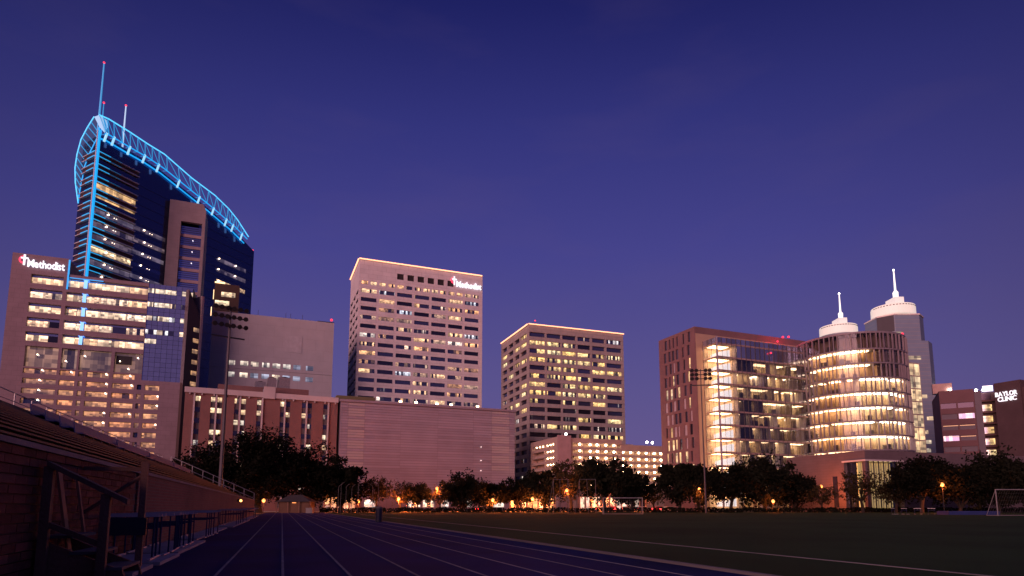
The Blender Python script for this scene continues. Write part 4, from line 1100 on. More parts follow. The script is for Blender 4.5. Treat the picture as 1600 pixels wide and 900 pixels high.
# ================================================================ TREES
m_leaf = plain('oak_foliage', (.0085, .010, .006), .85, .5, .5, spec=.1); m_leaf2 = plain('lamplit_foliage', (.034, .028, .013), .85, .5, .5, spec=.1)  # second foliage is a paler copy, lamp glow put into its colour
m_bark = plain('oak_bark', (.022, .017, .014), .9, .3, 2, .5, 10)
def make_tree_meshes(seed, leaves=9000, h=10.0, w=12.0, low=.12, leaf=.33, loose=.0):
    rng = random.Random(seed)
    tr = MB(); trunk_h = h * low * 1.25
    lean = Vector((rng.uniform(-.3, .3), rng.uniform(-.3, .3), 0))
    fork = Vector((lean.x, lean.y, trunk_h))
    tr.path([(0, 0, -.1), (lean.x * .3, lean.y * .3, trunk_h * .5), tuple(fork)], [.42, .33, .30], 8)
    tips = []
    for i in range(7):
        a = 2 * math.pi * i / 7 + rng.uniform(-.3, .3); rr = w * .5 * rng.uniform(.45, .85); zz = h * rng.uniform(.45, .86)
        mid = fork + Vector((math.cos(a) * rr * .45, math.sin(a) * rr * .45, (zz - trunk_h) * .62)); end = Vector((math.cos(a) * rr, math.sin(a) * rr, zz))
        tr.path([tuple(fork - Vector((0, 0, .25))), tuple(mid), tuple(end)], [.19, .12, .04], 5); tips += [mid.lerp(end, .5), end]
        for q in range(3):
            e2 = mid + Vector((rng.uniform(-1, 1) * w * .2, rng.uniform(-1, 1) * w * .2, rng.uniform(.05, .26) * h))
            tr.path([tuple(mid), tuple(mid.lerp(e2, .6) + Vector((0, 0, .2))), tuple(e2)], [.08, .055, .025], 4); tips.append(e2)
    cl = []
    n_cl = 58
    while len(cl) < n_cl:
        x, y, z = (rng.uniform(-1, 1) for _ in range(3)); r2 = x * x + y * y + (z * 1.0) ** 2
        if r2 > 1 or (r2 < .2 and rng.random() < .7): continue
        ex = 1 + .16 * math.sin(3 * math.atan2(y, x) + seed)
        cz = h * (low + (1 - low) * .52) + z * h * (1 - low) * .48
        cl.append((Vector((x * w * .5 * ex, y * w * .5 * ex, cz)), rng.uniform(.55, 1.8) * w * .09))
    for q in tips: cl.append((q, w * .07))
    vs, fs = [], []
    per = leaves // len(cl)
    for c, r in cl:
        for k in range(per):
            d = Vector((rng.gauss(0, 1), rng.gauss(0, 1), rng.gauss(0, .75)))
            if d.length > 1.9: d *= 1.9 / d.length * rng.random() ** .3
            p = c + d * r * .62
            if p.z < h * low * .75: continue
            s = leaf * rng.uniform(.55, 1.35)
            n = Vector((rng.gauss(0, 1), rng.gauss(0, 1), rng.gauss(.4, 1))).normalized(); u = n.orthogonal().normalized(); v = n.cross(u)
            a = rng.uniform(0, 6.28); u, v = u * math.cos(a) + v * math.sin(a), v * math.cos(a) - u * math.sin(a)
            b = len(vs); vs += [tuple(p - u * s), tuple(p + v * s * .55), tuple(p + u * s), tuple(p - v * s * .55)]; fs.append((b, b + 1, b + 2, b + 3))
    cm = bpy.data.meshes.new('crown'); cm.from_pydata(vs, [], fs); cm.update()
    tm = tr.mesh('trunk'); tm.materials.append(m_bark)
    return tm, cm
KINDS = []
for sd, kw in ((1, dict(low=.2)), (2, dict(w=13, low=.1, leaves=10500)), (3, dict(h=10, w=10, low=.16)), (4, dict(leaves=3600, w=11, low=.24, leaf=.3)), (5, dict(w=12.5, leaves=10000, low=.08)), (6, dict(leaves=1700, w=11, low=.22, leaf=.3)), (7, dict(leaves=20000, leaf=.19, low=.08)), (8, dict(leaves=22000, leaf=.19, low=.1, w=13))):
    tm, cm = make_tree_meshes(sd, **kw); cm.materials.append(m_leaf2 if sd in (4, 6) else m_leaf); KINDS.append((tm, cm, kw.get('h', 10.0), kw.get('w', 12.0)))
def tree(px, top, wpx, Y, kind, rot, label, group):
    p = at(px, 792, Y); H = at(px, top, Y).z; tm, cm, h, w = KINDS[kind]
    W = wpx / FPX * Y * 1.06; H *= .93
    t = thing('oak_tree', label, 'tree', (p.x, p.y, 0), rot, group)
    for nm, me in (('trunk', tm), ('crown', cm)):
        o = put(nm, me, None, t); o.scale = (W / w, W / w, H / h)
    return t
GT = 'trees along the far edge of the field'
TREES = [
    (318, 694, 96, 142, 6, 10, 'dark oak just left of the tall left floodlight mast, behind the grandstand end'),
    (405, 671, 168, 146, 7, 60, 'largest dark oak, right of the left floodlight mast, hiding the brick wing'),
    (478, 690, 134, 150, 6, 130, 'broad dark oak behind the small roofed kiosk'),
    (532, 716, 76, 148, 2, 200, 'dark oak at the left edge of the striped podium'),
    (588, 742, 46, 158, 3, 250, 'small oak before the podium, above the bent cage poles'),
    (625, 746, 40, 160, 5, 40, 'small oak glowing orange beside a street lamp before the podium'),
    (652, 752, 44, 162, 0, 300, 'low oak before the middle of the striped podium'),
    (688, 754, 40, 160, 5, 70, 'low oak with an orange lamp inside its crown before the podium'),
    (722, 737, 72, 158, 1, 15, 'round oak standing tallest before the podium'),
    (768, 748, 62, 160, 2, 100, 'oak left of the bright orange street lamp by the podium corner'),
    (808, 744, 58, 163, 0, 170, 'oak before the right corner of the striped podium'),
    (850, 728, 62, 160, 4, 220, 'oak before the left flank of the parking garage'),
    (893, 713, 72, 158, 3, 270, 'tall oak before the stair core of the parking garage'),
    (945, 711, 84, 157, 0, 330, 'tall dark oak before the middle of the parking garage'),
    (988, 730, 62, 160, 2, 20, 'dark oak before the right half of the parking garage'),
    (1022, 752, 46, 164, 5, 80, 'sparse low oak between parking garage and brick slab'),
    (1062, 712, 70, 158, 2, 140, 'oak before the brick slab, left of the right floodlight mast'),
    (1092, 718, 60, 156, 4, 190, 'oak touching the right floodlight mast'),
    (1142, 722, 86, 157, 0, 240, 'oak before the glowing stair bays of the glass box'),
    (1194, 708, 92, 155, 1, 290, 'tall dark oak before the middle of the glass box'),
    (1240, 734, 66, 158, 4, 340, 'dark oak before the right end of the glass box'),
    (1284, 752, 50, 150, 5, 30, 'small sparse oak before the foot of the round building'),
    (1348, 727, 66, 140, 5, 90, 'sparse oak silhouetted against the lit pavilion lobby'),
    (1400, 748, 50, 140, 3, 150, 'low oak at the right end of the lit pavilion lobby'),
    (1440, 710, 92, 138, 0, 210, 'dark oak before the long low wall right of the lobby'),
    (1500, 714, 90, 140, 4, 260, 'dark oak below the maroon office block'),
    (1560, 704, 100, 138, 1, 310, 'dark oak below the clinic sign block'),
    (1612, 708, 90, 136, 2, 0, 'dark oak cut by the right edge of the picture'),
]
for a in TREES: tree(*a, GT)

# ================================================================ GRANDSTAND (left), built in the track's frame
m_wood = plain('weathered_timber', (.20, .105, .075), .8, .25, 2, .4, 20)
def grandstand():
    t = thing('grandstand', 'long brick fronted grandstand with stepped rows and blue seat blocks on the left', 'grandstand', (0, 0, 0), TY)
    mb = coursed('stand_brick', (.24, .10, .08), (.19, .08, .065), (.20, .15, .13), .40, .10, .014, .9, bump=.5, var=.2)
    m_row = plain('stand_concrete', (.055, .045, .05), .85, .3, .7, .4, 8)
    WL, WH, E0, E1 = -3.85, 2.24, 4.0, 101.7
    MB().box(WL - .35, 20.4, 0, WL, E1, WH).build('front_wall', mb, t)
    MB().box(WL - .35, E0, 0, WL - .06, 20.398, WH).build('front_wall', plain('mortar_wall', (.17, .13, .12), .9), t)
    # near bricks one by one
    bm = [plain('brick_a', (.19, .075, .06), .9, .3, 4, .4, 30, spec=.15), plain('brick_b', (.15, .06, .05), .9, .3, 4, .4, 30, spec=.15), plain('brick_c', (.22, .09, .07), .9, .3, 4, .4, 30, spec=.15)]
    rng = random.Random(2); ch = WH / 15
    for j in range(15):
        off = .25 if j % 2 else 0
        for i in range(20):
            y0 = 9.9 + off + i * .5
            put('brick', slab(.482, .07, ch - .022, bm[rng.randrange(3)]), None, t, (WL + rng.uniform(-.006, .006), y0 + .25, (j + .5) * ch), (0, 0, R(90)))
    MB().box(WL - .38, E0, WH + .002, WL + .04, E1, WH + .09).build('wall_cap', m_conc, t)
    n, x, z = 17, WL - .4, WH
    dx, dz = .72, .325
    for k in range(n):
        MB().box(x - dx, E0, 0, x - .002, E1, z).build('seating_row', m_row, t)
        MB().box(x - dx + .05, E0, z + .22, x - dx + .33, E1, z + .27).build('bench_plank', plain('bench_alu', (.075, .065, .07), .7), t) if k < n - 1 else None
        x -= dx; z += dz
    XB, ZB = x, z - dz
    # blue seat blocks on the upper rows with pale brackets
    m_blue = plain('blue_seat_plastic', (.040, .055, .26), .55, .2, 1)
    for y0, ln in ((42, 8.6), (52, 10.4), (64, 12.0), (77.5, 13.0)):
        for r in range(4):
            k = 9 + r; xx = WL - .4 - dx * k; zz = WH + dz * k
            s = MB().hexa([(xx - .62, y0, zz + .36), (xx - .62, y0 + ln, zz + .36), (xx - .55, y0 + ln, zz + .30), (xx - .55, y0, zz + .30)], [(xx - .70, y0, zz + .92), (xx - .70, y0 + ln, zz + .92), (xx - .63, y0 + ln, zz + .92), (xx - .63, y0, zz + .92)])
            s.box(xx - .6, y0, zz + .29, xx - .15, y0 + ln, zz + .36)
            o = s.build('seat_row', m_blue, t)
            if r == 0:
                for q in range(5): MB().box(xx - .3, y0 + .4 + q * 1.9, zz + .02, xx - .22, y0 + .52 + q * 1.9, zz + .29).build('seat_bracket', m_conc, o)
    # mesh fence along the top edge: posts, rails
    m_gal = plain('galvanised_rail', (.42, .41, .43), .5, .15, 2, metal=.4)
    for q in range(34):
        y = E0 + q * 2.95
        MB().tube((XB + .05, y, ZB - .1), (XB + .05, y, ZB + 1.1), .045).build('fence_post', m_gal, t)
    MB().tube((XB + .05, E0, ZB + 1.1), (XB + .05, E1, ZB + 1.1), .04).build('fence_rail', m_gal, t)
    MB().tube((XB + .05, E0, ZB + .55), (XB + .05, E1, ZB + .55), .03).build('fence_rail', m_gal, t)
    # side rail down the far end
    zs = lambda xx: WH + (WL - xx) * dz / dx + .1
    for q in range(9):
        xx = WL - .1 - q * 1.42
        MB().tube((xx, E1 - .1, zs(xx) - .2), (xx, E1 - .1, zs(xx) + .95), .055).build('rail_post', m_gal, t)
    for hh in (.95, .16): MB().tube((WL - .1, E1 - .1, zs(WL - .1) + hh), (WL - .1 - 8 * 1.42, E1 - .1, zs(WL - .1 - 8 * 1.42) + hh), .05).build('side_rail', m_gal, t)
    # lamp on the wall near its far end
    l = MB().box(WL, 62.9, 1.75, WL + .18, 63.3, 2.0).build('wall_lamp', m_dark, t)
    MB().ball((WL + .28, 63.1, 1.86), .12, 8, 5).build('lamp_globe', glow('sodium_globe', (1, .4, .1), 5), l)
    return t
grandstand()
# concrete pads between wall and track
for i, (y0, y1, x1) in enumerate(((13.6, 15.6, -2.55), (16.1, 19.0, -2.5), (19.5, 26.0, -2.6), (27.5, 42.0, -3.05), (44.0, 66.0, -2.85), (70, 98, -3.1))):
    p0 = trk(-3.84, y0)
    o = MB().box(0, 0, 0, x1 + 3.84, y1 - y0, .08).build('concrete_pad', plain('pad_concrete', (.46, .45, .44), .85, .2, .8, .3, 12), None, (p0.x, p0.y, 0), (0, 0, R(TY)))
    tag(o, ('nearest short concrete pad beside the timber steps', 'second concrete pad from the timber steps at the foot of the wall', 'third concrete pad under the first row of hurdles', 'long concrete pad under the second cluster of hurdles', 'long concrete pad under the third cluster of hurdles', 'farthest concrete pad at the far end of the brick wall')[i], 'concrete pad', 'concrete pads along the stand wall')
# ---- hurdles
def hurdle_meshes():
    d = {}
    d['upright'] = MB().tube((-.5, 0, .03), (-.5, 0, .98), .022).mesh('upright')
    d['upright_b'] = MB().tube((.5, 0, .03), (.5, 0, .98), .022).mesh('upright_b')
    d['crossbar'] = MB().box(-.59, -.03, .985, .59, .02, 1.065).mesh('crossbar')
    d['foot'] = MB().box(-.53, -.62, .012, -.47, .05, .05).mesh('foot')
    d['foot_b'] = MB().box(.47, -.62, .012, .53, .05, .05).mesh('foot_b')
    d['lower_bar'] = MB().box(-.49, -.012, .70, .49, .012, .74).mesh('lower_bar')
    for k in d: d[k].materials.append(plain('hurdle_blue', (.02, .025, .10), .5) if k in ('upright', 'upright_b', 'lower_bar') else plain('hurdle_white', (.58, .55, .55), .6))
    return d
HM = hurdle_meshes()
def hurdle(loc, yaw, label, group):
    t = thing('track_hurdle', label, 'hurdle', loc, yaw, group)
    for k, me in HM.items(): put(k[:-2] if k.endswith('_b') else k, me, None, t)
    return t
rng = random.Random(8)
for lab, ys, zz in (('blue hurdle in the nearest cluster stored along the brick wall', [16.9, 17.4, 18.0, 18.7, 19.9, 20.2, 20.6, 21.0, 21.4, 21.8, 23.0, 23.4, 24.3], .08),
                ('blue hurdle in the second cluster stored along the brick wall', [28.0, 29.0, 29.6, 30.3, 31.2, 32.2], .08),
                ('blue hurdle in the third cluster stored along the brick wall', [46, 47.5, 49, 50.5, 53, 55, 57.5], .08),
                ('blue hurdle in the farthest cluster stored along the brick wall', [72, 74, 76.5, 79, 85], .08)):
    for y in ys: hurdle(trk(-3.28 + rng.uniform(-.05, .05), y, zz), TY + rng.uniform(-4, 4), lab, lab.replace('blue hurdle', 'blue hurdles'))
for i, (px, lab) in enumerate(((1395, 'white hurdle standing alone, leftmost on the far side of the field'), (1412, 'white hurdle second from the left on the far side of the field'), (1433, 'white hurdle second from the right on the far side of the field'), (1455, 'white hurdle rightmost on the far side of the field'))):
    hurdle(at(px, 792, 112).xy.to_3d(), 35 - i * 25, lab, 'white hurdles across the field')

# ---- timber steps against the wall
def timber_steps():
    t = thing('timber_steps', 'weathered timber steps with sloping handrail in the near left corner', 'steps', trk(0, 0), TY)
    def bx(n, *a, par=t): return MB().box(*a).build(n, m_wood, par)
    m_tr = plain('grey_tread', (.13, .12, .13), .8, .2, 2)
    for x0, x1, z in ((-3.78, -3.34, .82), (-3.36, -2.96, .54), (-2.98, -2.56, .26)):
        MB().box(x0, 12.75, z - .05, x1, 14.25, z).build('tread', m_tr, t)
    for y in (12.78, 14.12):
        MB().hexa([(-3.8, y, .0), (-2.5, y, .0), (-2.5, y + .1, .0), (-3.8, y + .1, 0)], [(-3.8, y, .76), (-2.56, y, .2), (-2.56, y + .1, .2), (-3.8, y + .1, .76)]).build('stringer', m_wood, t)
    for x, z1 in ((-3.72, 1.98), (-2.86, 1.52)): bx('post', x - .07, 12.6, 0, x + .07, 12.74, z1)
    MB().hexa([(-3.74, 12.56, 1.98), (-2.52, 12.56, 1.34), (-2.52, 12.80, 1.34), (-3.74, 12.80, 1.98)], [(-3.74, 12.56, 2.07), (-2.52, 12.56, 1.43), (-2.52, 12.80, 1.43), (-3.74, 12.80, 2.07)]).build('handrail', m_wood, t)
    MB().hexa([(-3.66, 12.63, .95), (-2.92, 12.63, .62), (-2.92, 12.71, .62), (-3.66, 12.71, .95)], [(-3.66, 12.63, 1.05), (-2.92, 12.63, .72), (-2.92, 12.71, .72), (-3.66, 12.71, 1.05)]).build('mid_rail', m_wood, t)
timber_steps()
def gantry():
    t = thing('timber_bracket', 'timber post and braced arm standing out from the brick wall behind the steps', 'bracket', trk(0, 0), TY)
    for a in (('post', (-2.80, 15.0, .08, -2.68, 15.12, 2.24)), ('arm', (-3.84, 15.02, 2.04, -2.805, 15.10, 2.12))): MB().box(*a[1]).build(a[0], m_wood, t)
    MB().tube((-3.82, 15.06, 1.15), (-2.80, 15.06, 1.93), .04).build('brace', m_wood, t)
    MB().box(-3.3, 14.94, .72, -2.62, 14.995, 1.08).build('board', plain('navy_board', (.015, .02, .05), .6), t)
gantry()
for i, (y, l, w) in enumerate(((13.3, 'wide bare plank leaning on the brick wall behind the steps', .2), (14.4, 'narrow bare plank leaning on the brick wall beside the wide one', .1))):
    p = trk(-3.62, y, 0)
    o = MB().hexa([(0, 0, .86), (.04, 0, .86), (.04, w, .86), (0, w, .86)], [(-.2, 0, 1.95), (-.16, 0, 1.95), (-.16, w, 1.95), (-.2, w, 1.95)]).hexa([(.15, 0, .08), (.19, 0, .08), (.19, w, .08), (.15, w, .08)], [(0.0, 0, .855), (.04, 0, .855), (.04, w, .855), (0, w, .855)]).build('plank', plain('fresh_plank', (.34, .17, .10), .8), None, p, (0, 0, R(TY)))
    tag(o, l, 'plank', 'planks leaning on the wall')

# ================================================================ FLOODLIGHT MASTS
def mast(px, top, Y, r, label, yaw, head, cols):
    p = at(px, 792, Y); H = at(px, top, Y).z
    t = thing('floodlight_mast', label, 'floodlight', (p.x, p.y, 0), yaw)
    mp = plain('mast_steel', (.09, .08, .095), .5, .1, 1, metal=.3)
    MB().tube((0, 0, 0), (0, 0, H), r, r * .5, 10).build('pole', mp, t)
    W, hh = head; x = W / 2
    MB().box(-x * .95, -.12, H - hh - .9, x * .85, .12, H - hh - .7).build('catwalk', m_dark, t)
    for j in range(3):
        z = H - .3 - j * hh / 3
        MB().box(-x, -.08, z - .08, x, .08, z + .08).build('crossarm', m_dark, t)
        for i in range(cols):
            xx = -x + W * (i + .5) / cols
            if abs(xx) < .2: continue
            l = MB().lathe([(.12, 0), (.34, .22), (.42, .42), (.40, .46)], 12).build('lamp_head', m_dark, t, (xx, -.15, z + .1), (R(112), 0, R(random.uniform(-8, 8))))
            MB().lathe([(.30, .43), (.30, .475)], 12).build('lens', plain('unlit_lens', (.035, .03, .035), .25), l)
    return t
mast(342, 480, 106, .36, 'tall left floodlight mast of three unlit lamp rows behind the grandstand', 38, (6.0, 4.6), 6)
mast(1103, 577, 133, .19, 'right floodlight mast of three unlit lamp rows before the brick slab', -8, (4.7, 2.7), 5)

# ================================================================ STREET LAMPS (lit) AND STREET LIFE
m_sod = glow('sodium_lamp', (1, .38, .1), 3.4)
def street_lamp(px, py, Y, label, power=1500, color=(1, .17, .028), mat=None):
    p = at(px, py, Y)
    t = thing('street_lamp', label, 'street lamp', (p.x, p.y, 0), 0, 'lit street lamps behind the field')
    MB().tube((0, 0, 0), (0, 0, p.z - .1), .08, .05, 8).build('pole', m_dark, t)
    MB().lathe([(.05, p.z + .3), (.36, p.z + .22), (.38, p.z + .16), (.05, p.z + .16)], 12).build('hood', m_dark, t)
    MB().ball((0, 0, p.z), .38, 10, 6).build('lamp_globe', mat or m_sod, t)
    li = bpy.data.lights.new('lamp_light', 'POINT'); li.energy = power * 4.2; li.color = color; li.shadow_soft_size = .3
    lo = bpy.data.objects.new('lamp_light', li); COL.objects.link(lo); lo.parent = t; lo.location = (0, 0, p.z - .85)
for a in ((623, 779, 157, 'orange street lamp glowing inside the small oak before the podium', 2600), (683, 763, 158, 'high orange lamp inside the crown of a low oak before the podium', 2200),
          (770, 781, 156, 'bright orange street lamp before the right part of the podium', 3000), (527, 778, 150, 'orange street lamp behind the bent cage poles', 1400),
          (832, 779, 156, 'orange street lamp before the left flank of the parking garage', 2400), (886, 766, 155, 'orange lamp low in the tall oak by the garage stair core', 1200),
          (1093, 764, 152, 'orange lamp in the oaks beside the right floodlight mast', 900), (1472, 757, 134, 'orange lamp in the dark oaks below the maroon office block', 900),
          (412, 782, 140, 'orange lamp left of the small roofed kiosk', 250), (1208, 783, 150, 'orange lamp low under the oaks before the glass box', 700), (1283, 760, 158, 'orange lamp before the foot of the round building', 1200), (1010, 774, 166, 'orange lamp low beside the garage between two oaks', 1500),
          (560, 783, 168, 'added low orange lamp between the podium and the dark oaks at left', 1500), (650, 785, 170, 'added low orange lamp before the middle of the podium', 1700), (720, 784, 168, 'added low orange lamp under the tallest round oak before the podium', 1700),  # these low lamps are added to strengthen the orange street glow
          (800, 783, 170, 'added low orange lamp before the podium corner shopfront', 1700), (862, 784, 168, 'added low orange lamp right of the amber shopfront', 1500), (925, 782, 170, 'added low orange lamp left of the white goal', 1500), (972, 784, 170, 'added low orange lamp behind the crossbar of the white goal', 1500)):
    street_lamp(*a)
def lowwall(px0, px1, Y, h, mat, name, label, cat):
    a, b = at(px0, 792, Y), at(px1, 792, Y)
    t = thing(name, label, cat, (a.x, a.y, 0), 0); return t, b.x - a.x
# low lit shops along the street between podium and garage
def shop(px0, px1, Y, h, label, cols, seed, warm):
    t, w = lowwall(px0, px1, Y, h, None, 'street_shop', label, 'shop')
    rng = random.Random(seed); m = plain('shop_render', (.34, .22, .18), .8)
    bays = [(.4 + i * (w - .4) / cols, (i + 1) * (w - .4) / cols) for i in range(cols)]
    mb = MB(); grid_face(mb, front_tf(), [0, w] + [v for b in bays for v in b], [0, .5, h - 1.1, h], lambda u, z: .5 < z < h - 1.1 and inside(u, bays), .4)
    rest_of_box(mb, 0, 0, w, 6, 0, h, left=True); mb.build('wall', m, t)
    lm = lit_window('shop_light_' + warm, 1.3, .95 if warm == 'amber' else .62, 1.7 if warm == 'amber' else .9, *(((1, .30, .09), (1, .42, .16)) if warm == 'amber' else ((1, .62, .38), (.95, .8, .7))), clutter=3, ceil=.2)
    for a, b in bays:
        if rng.random() < .85: pane('shop_window', t, (a + b) / 2, .25, (h - .6) / 2, b - a - .03, h - 1.62, lm)
        else: pane('shop_door', t, (a + b) / 2, .25, (h - .6) / 2, b - a - .03, h - 1.62, GLASS)
    MB().box(-.2, -.5, h - .9, w + .2, -.003, h - .65).build('canopy', m_dark, t)
    return t
shop(505, 556, 190, 5.2, 'low amber lit shopfront behind the bent cage poles', 5, 1, 'amber')
shop(796, 868, 192, 5.6, 'low amber lit shopfront before the podium corner', 8, 2, 'amber')
shop(905, 1010, 196, 5.4, 'long white lit shopfront under the parking garage', 11, 3, 'white')
# parked cars with tail lamps
def car_parts():
    body = MB()
    prof = [(-2.2, .32), (-2.25, .75), (-2.1, .92), (-1.55, .98), (-.95, 1.42), (.75, 1.45), (1.35, .98), (2.1, .86), (2.28, .6), (2.25, .32)]
    body.hexa([(x, -.86, z) for x, z in prof], [(x, .86, z) for x, z in prof])
    d = {'body': body.mesh('body')}
    d['glazing'] = MB().hexa([(-1.42, -.875, 1.0), (1.15, -.875, 1.0), (.68, -.875, 1.36), (-.9, -.875, 1.36)], [(-1.42, .875, 1.0), (1.15, .875, 1.0), (.68, .875, 1.36), (-.9, .875, 1.36)]).mesh('glazing')
    for i, (x, y) in enumerate(((-1.4, -.8), (1.4, -.8), (-1.4, .8), (1.4, .8))): d['wheel%d' % i] = MB().tube((x, y - .12, .32), (x, y + .12, .32), .32, n=14).mesh('wheel')
    for i, y in enumerate((-.62, .62)): d['tail_lamp%d' % i] = MB().box(-2.30, y - .2, .66, -2.24, y + .2, .84).mesh('tail_lamp'); d['headlamp%d' % i] = MB().box(2.24, y - .18, .58, 2.31, y + .18, .74).mesh('headlamp')
    return d
CP = car_parts()
def car(px, Y, yaw, col, label):
    p = at(px, 792, Y); t = thing('car', label, 'car', (p.x, p.y, -.03), yaw, 'cars on the street behind the field')
    cm_ = plain('car_paint_%s' % label.split()[0], col, .3, .05, 1, metal=.2)
    for k, me in CP.items():
        nm = k.rstrip('0123456789'); mt = {'body': cm_, 'glazing': GLASS, 'wheel': plain('tyre', (.02, .02, .02), .8), 'tail_lamp': glow('tail_lamp_glow', (1, .03, .04), 22), 'headlamp': plain('headlamp_glass', (.6, .6, .6), .2)}[nm]
        o = put(nm, me.copy() if nm == 'body' else me, mt, t)
for a in ((938, 176, 70, (.5, .5, .52), 'silver car showing tail lamps behind the left goal post of the white goal'), (959, 176, 72, (.25, .03, .03), 'red car showing tail lamps behind the white goal'), (979, 177, 70, (.04, .04, .05), 'black car showing tail lamps behind the right post of the white goal'),
          (1003, 176, 40, (.3, .32, .35), 'grey car showing tail lamps just right of the white goal'), (1028, 177, 20, (.4, .05, .05), 'crimson car showing tail lamps between garage and brick slab'), (1045, 175, 15, (.55, .55, .55), 'white car showing tail lamps left of the right floodlight mast'), (752, 176, 60, (.2, .2, .22), 'charcoal car showing tail lamps beside the bright orange lamp')): car(*a)

# ================================================================ FIELD FURNITURE
m_goal = plain('goal_white', (.26, .255, .27), .6, .1, 1)
m_frame = plain('frame_grey', (.09, .085, .095), .6, .1, 1)
def goal(px0, px1, top, Y, label, depth=1.6):
    a, b = at(px0, 792, Y), at(px1, 792, Y); H = at(px0, top, Y).z; w = b.x - a.x
    t = thing('soccer_goal', label, 'goal', (a.x, a.y, 0), 0)
    for x in (0, w): MB().tube((x, 0, 0), (x, 0, H), .07, n=8).build('post', m_goal, t); MB().tube((x, 0, H), (x, depth, .05), .04, n=6).build('stay', m_goal, t); MB().tube((x, 0, .05), (x, depth, .05), .04, n=6).build('ground_bar', m_goal, t)
    MB().tube((-.06, 0, H), (w + .06, 0, H), .07, n=8).build('crossbar', m_goal, t); MB().tube((0, depth, .05), (w, depth, .05), .04, n=6).build('back_bar', m_goal, t)
    net = MB(); n = int(w / .35)
    for i in range(n + 1): net.tube((w * i / n, .02, H), (w * i / n, depth, .06), .008, n=3)
    for j in range(1, 7): net.tube((0, depth * j / 7, H - (H - .05) * j / 7), (w, depth * j / 7, H - (H - .05) * j / 7), .008, n=3)
    net.build('net', plain('net_cord', (.16, .16, .17), .8), t, kind='stuff')
goal(943, 1004, 778, 112, 'white soccer goal before the long lit shopfront')
goal(1558, 1636, 765, 92, 'white soccer goal cut by the right edge of the picture', 2.2)
def frame(px0, px1, top, Y, label, yaw):
    a, b = at(px0, 792, Y), at(px1, 792, Y); H = at(px0, top, Y).z; w = b.x - a.x
    t = thing('net_frame', label, 'frame', (a.x, a.y, 0), yaw, 'tall net frames on the field')
    for x in (0, w): MB().tube((x, 0, 0), (x, 0, H), .05, n=6).build('post', m_frame, t)
    MB().tube((0, 0, H), (w, 0, H), .05, n=6).build('crossbar', m_frame, t)
    MB().tube((0, 0, H), (-.9, 1.6, 0), .05, n=6).build('stay', m_frame, t); MB().tube((w * .45, 0, H), (w * .55, 2.0, 0), .05, n=6).build('stay', m_frame, t)
frame(865, 888, 749, 118, 'tall grey net frame on the field, the left one of two', 4); frame(906, 931, 749, 120, 'tall grey net frame on the field, the right one of two', -6)
# throwing cage of bent poles
ct = at(560, 792, 128)
cg = thing('throwing_cage', 'ring of tall bent grey cage poles before the dark oaks', 'cage', (ct.x, ct.y, 0), 0)
for px, top, dy in ((528, 756, 0), (532, 753, 3), (540, 756, 5), (549, 757, 6), (559, 752, -2), (582, 756, 6), (591, 753, 3), (604, 757, 0)):
    a = at(px, 792, 128 + dy); H = at(px, top, 128 + dy).z; s = 1 if px < 560 else -1
    if px == 559: s = 1
    MB().path([(a.x - ct.x, dy, 0), (a.x - ct.x, dy, H - .9), (a.x - ct.x + .12 * s, dy, H - .45), (a.x - ct.x + .7 * s, dy, H)], .04, 6).build('bent_pole', plain('cage_steel', (.10, .095, .105), .6), cg)
# litter barrel by the inner kerb
bp = at(592.5, 792, 54)
bt = thing('litter_barrel', 'dark blue litter barrel with pale rim beside the inner kerb', 'barrel', (bp.x, bp.y, 0), 0)
MB().lathe([(.25, 0), (.29, .04), (.29, .4), (.31, .43), (.29, .46), (.29, .82), (.31, .85), (.29, .88), (.29, 1.14), (.3, 1.16)], 18).build('barrel', plain('barrel_blue', (.015, .018, .05), .5), bt, smooth=False)
MB().lathe([(.30, 1.161), (.32, 1.17), (.30, 1.28), (.12, 1.36)], 18).build('lid', plain('lid_grey', (.12, .11, .13), .6), bt)
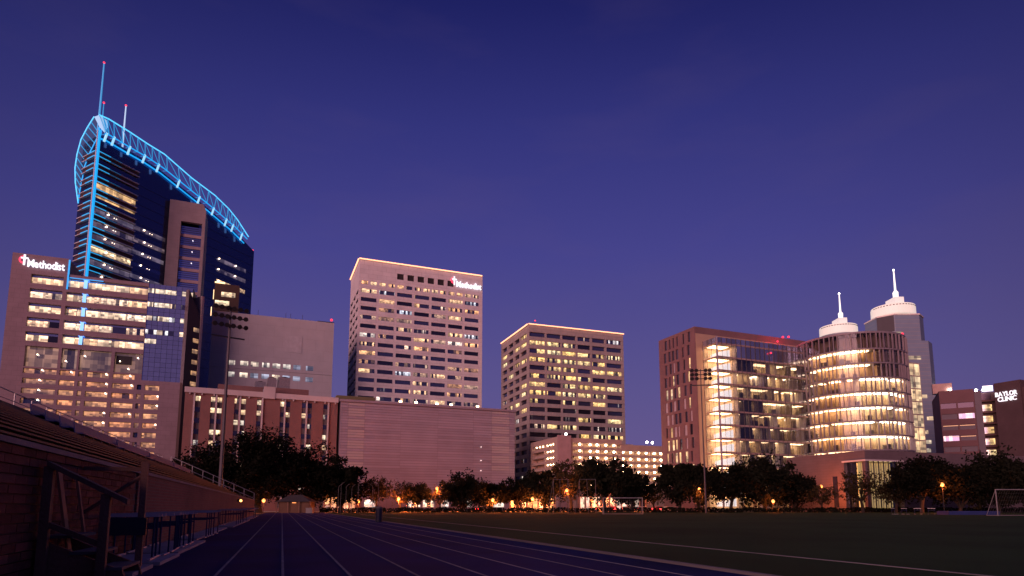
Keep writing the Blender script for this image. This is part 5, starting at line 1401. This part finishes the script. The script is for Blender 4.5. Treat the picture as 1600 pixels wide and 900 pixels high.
# kiosk with hipped roof at the end of the track
kp = at(432, 792, 136)
kt = thing('kiosk', 'small kiosk with pale hipped roof and orange lit wall at the end of the track', 'kiosk', (kp.x, kp.y, 0), 0)
MB().box(.4, .3, 0, 6.9, 4, 2.4).build('wall', plain('kiosk_wall', (.13, .07, .045), .9), kt)
MB().hexa([(-.2, -.4, 2.4), (7.5, -.4, 2.4), (7.5, 4.8, 2.4), (-.2, 4.8, 2.4)], [(2.3, 1.8, 3.9), (4.8, 1.8, 3.9), (4.8, 2.6, 3.9), (2.3, 2.6, 3.9)]).build('roof', plain('kiosk_roof', (.045, .042, .05), .9), kt)
for x in (0, 2.4, 4.8, 7.2): MB().box(x, -.2, 0, x + .14, -.06, 2.39).build('post', m_wood, kt)
kl = MB().box(3.3, .05, 2.1, 4.1, .28, 2.25).build('eave_lamp', glow('eave_glow', (1, .36, .1), 1.5), kt)
wb = at(478, 792, 130); tag(MB().box(0, 0, 0, 1.3, .9, 1.0).box(-.06, -.06, 1.0, 1.36, .96, 1.1).build('equipment_box', plain('box_white', (.22, .21, .21), .7), None, (wb.x, wb.y, 0)), 'white equipment box with lid right of the small kiosk', 'box')
# blue landing mat on the far right
mp_ = at(1482, 792, 104); mt_ = thing('landing_mat', 'long low blue landing mat left of the right goal', 'mat', (mp_.x, mp_.y, 0), 0)
MB().box(0, 0, 0, 8.4, 3, .55).build('cushion', plain('mat_blue', (.02, .035, .16), .6), mt_); MB().box(.1, .1, .552, 8.3, 2.9, .60).build('cover', plain('mat_cover', (.03, .05, .22), .6), mt_)
# clipped hedge along the far edge of the field
def hedge():
    rng = random.Random(77); vs, fs = [], []
    a, b = at(500, 792, 149), at(1640, 792, 149)
    for i in range(9000):
        x = rng.uniform(a.x, b.x); y = 149 + rng.uniform(-.5, .5); z = rng.uniform(0, 1.05) + .1 * math.sin(x * .7); s = rng.uniform(.12, .26)
        n = Vector((rng.gauss(0, 1), rng.gauss(0, 1), rng.gauss(0, 1))).normalized(); u = n.orthogonal() * s; v = n.cross(u.normalized()) * s
        p = Vector((x, y, z)); k = len(vs); vs += [tuple(p - u), tuple(p + v), tuple(p + u), tuple(p - v)]; fs.append((k, k + 1, k + 2, k + 3))
    me = bpy.data.meshes.new('hedge'); me.from_pydata(vs, [], fs)
    o = put('hedge', me, m_leaf); tag(o, 'low dark clipped hedge along the far edge of the field', 'hedge')
hedge()
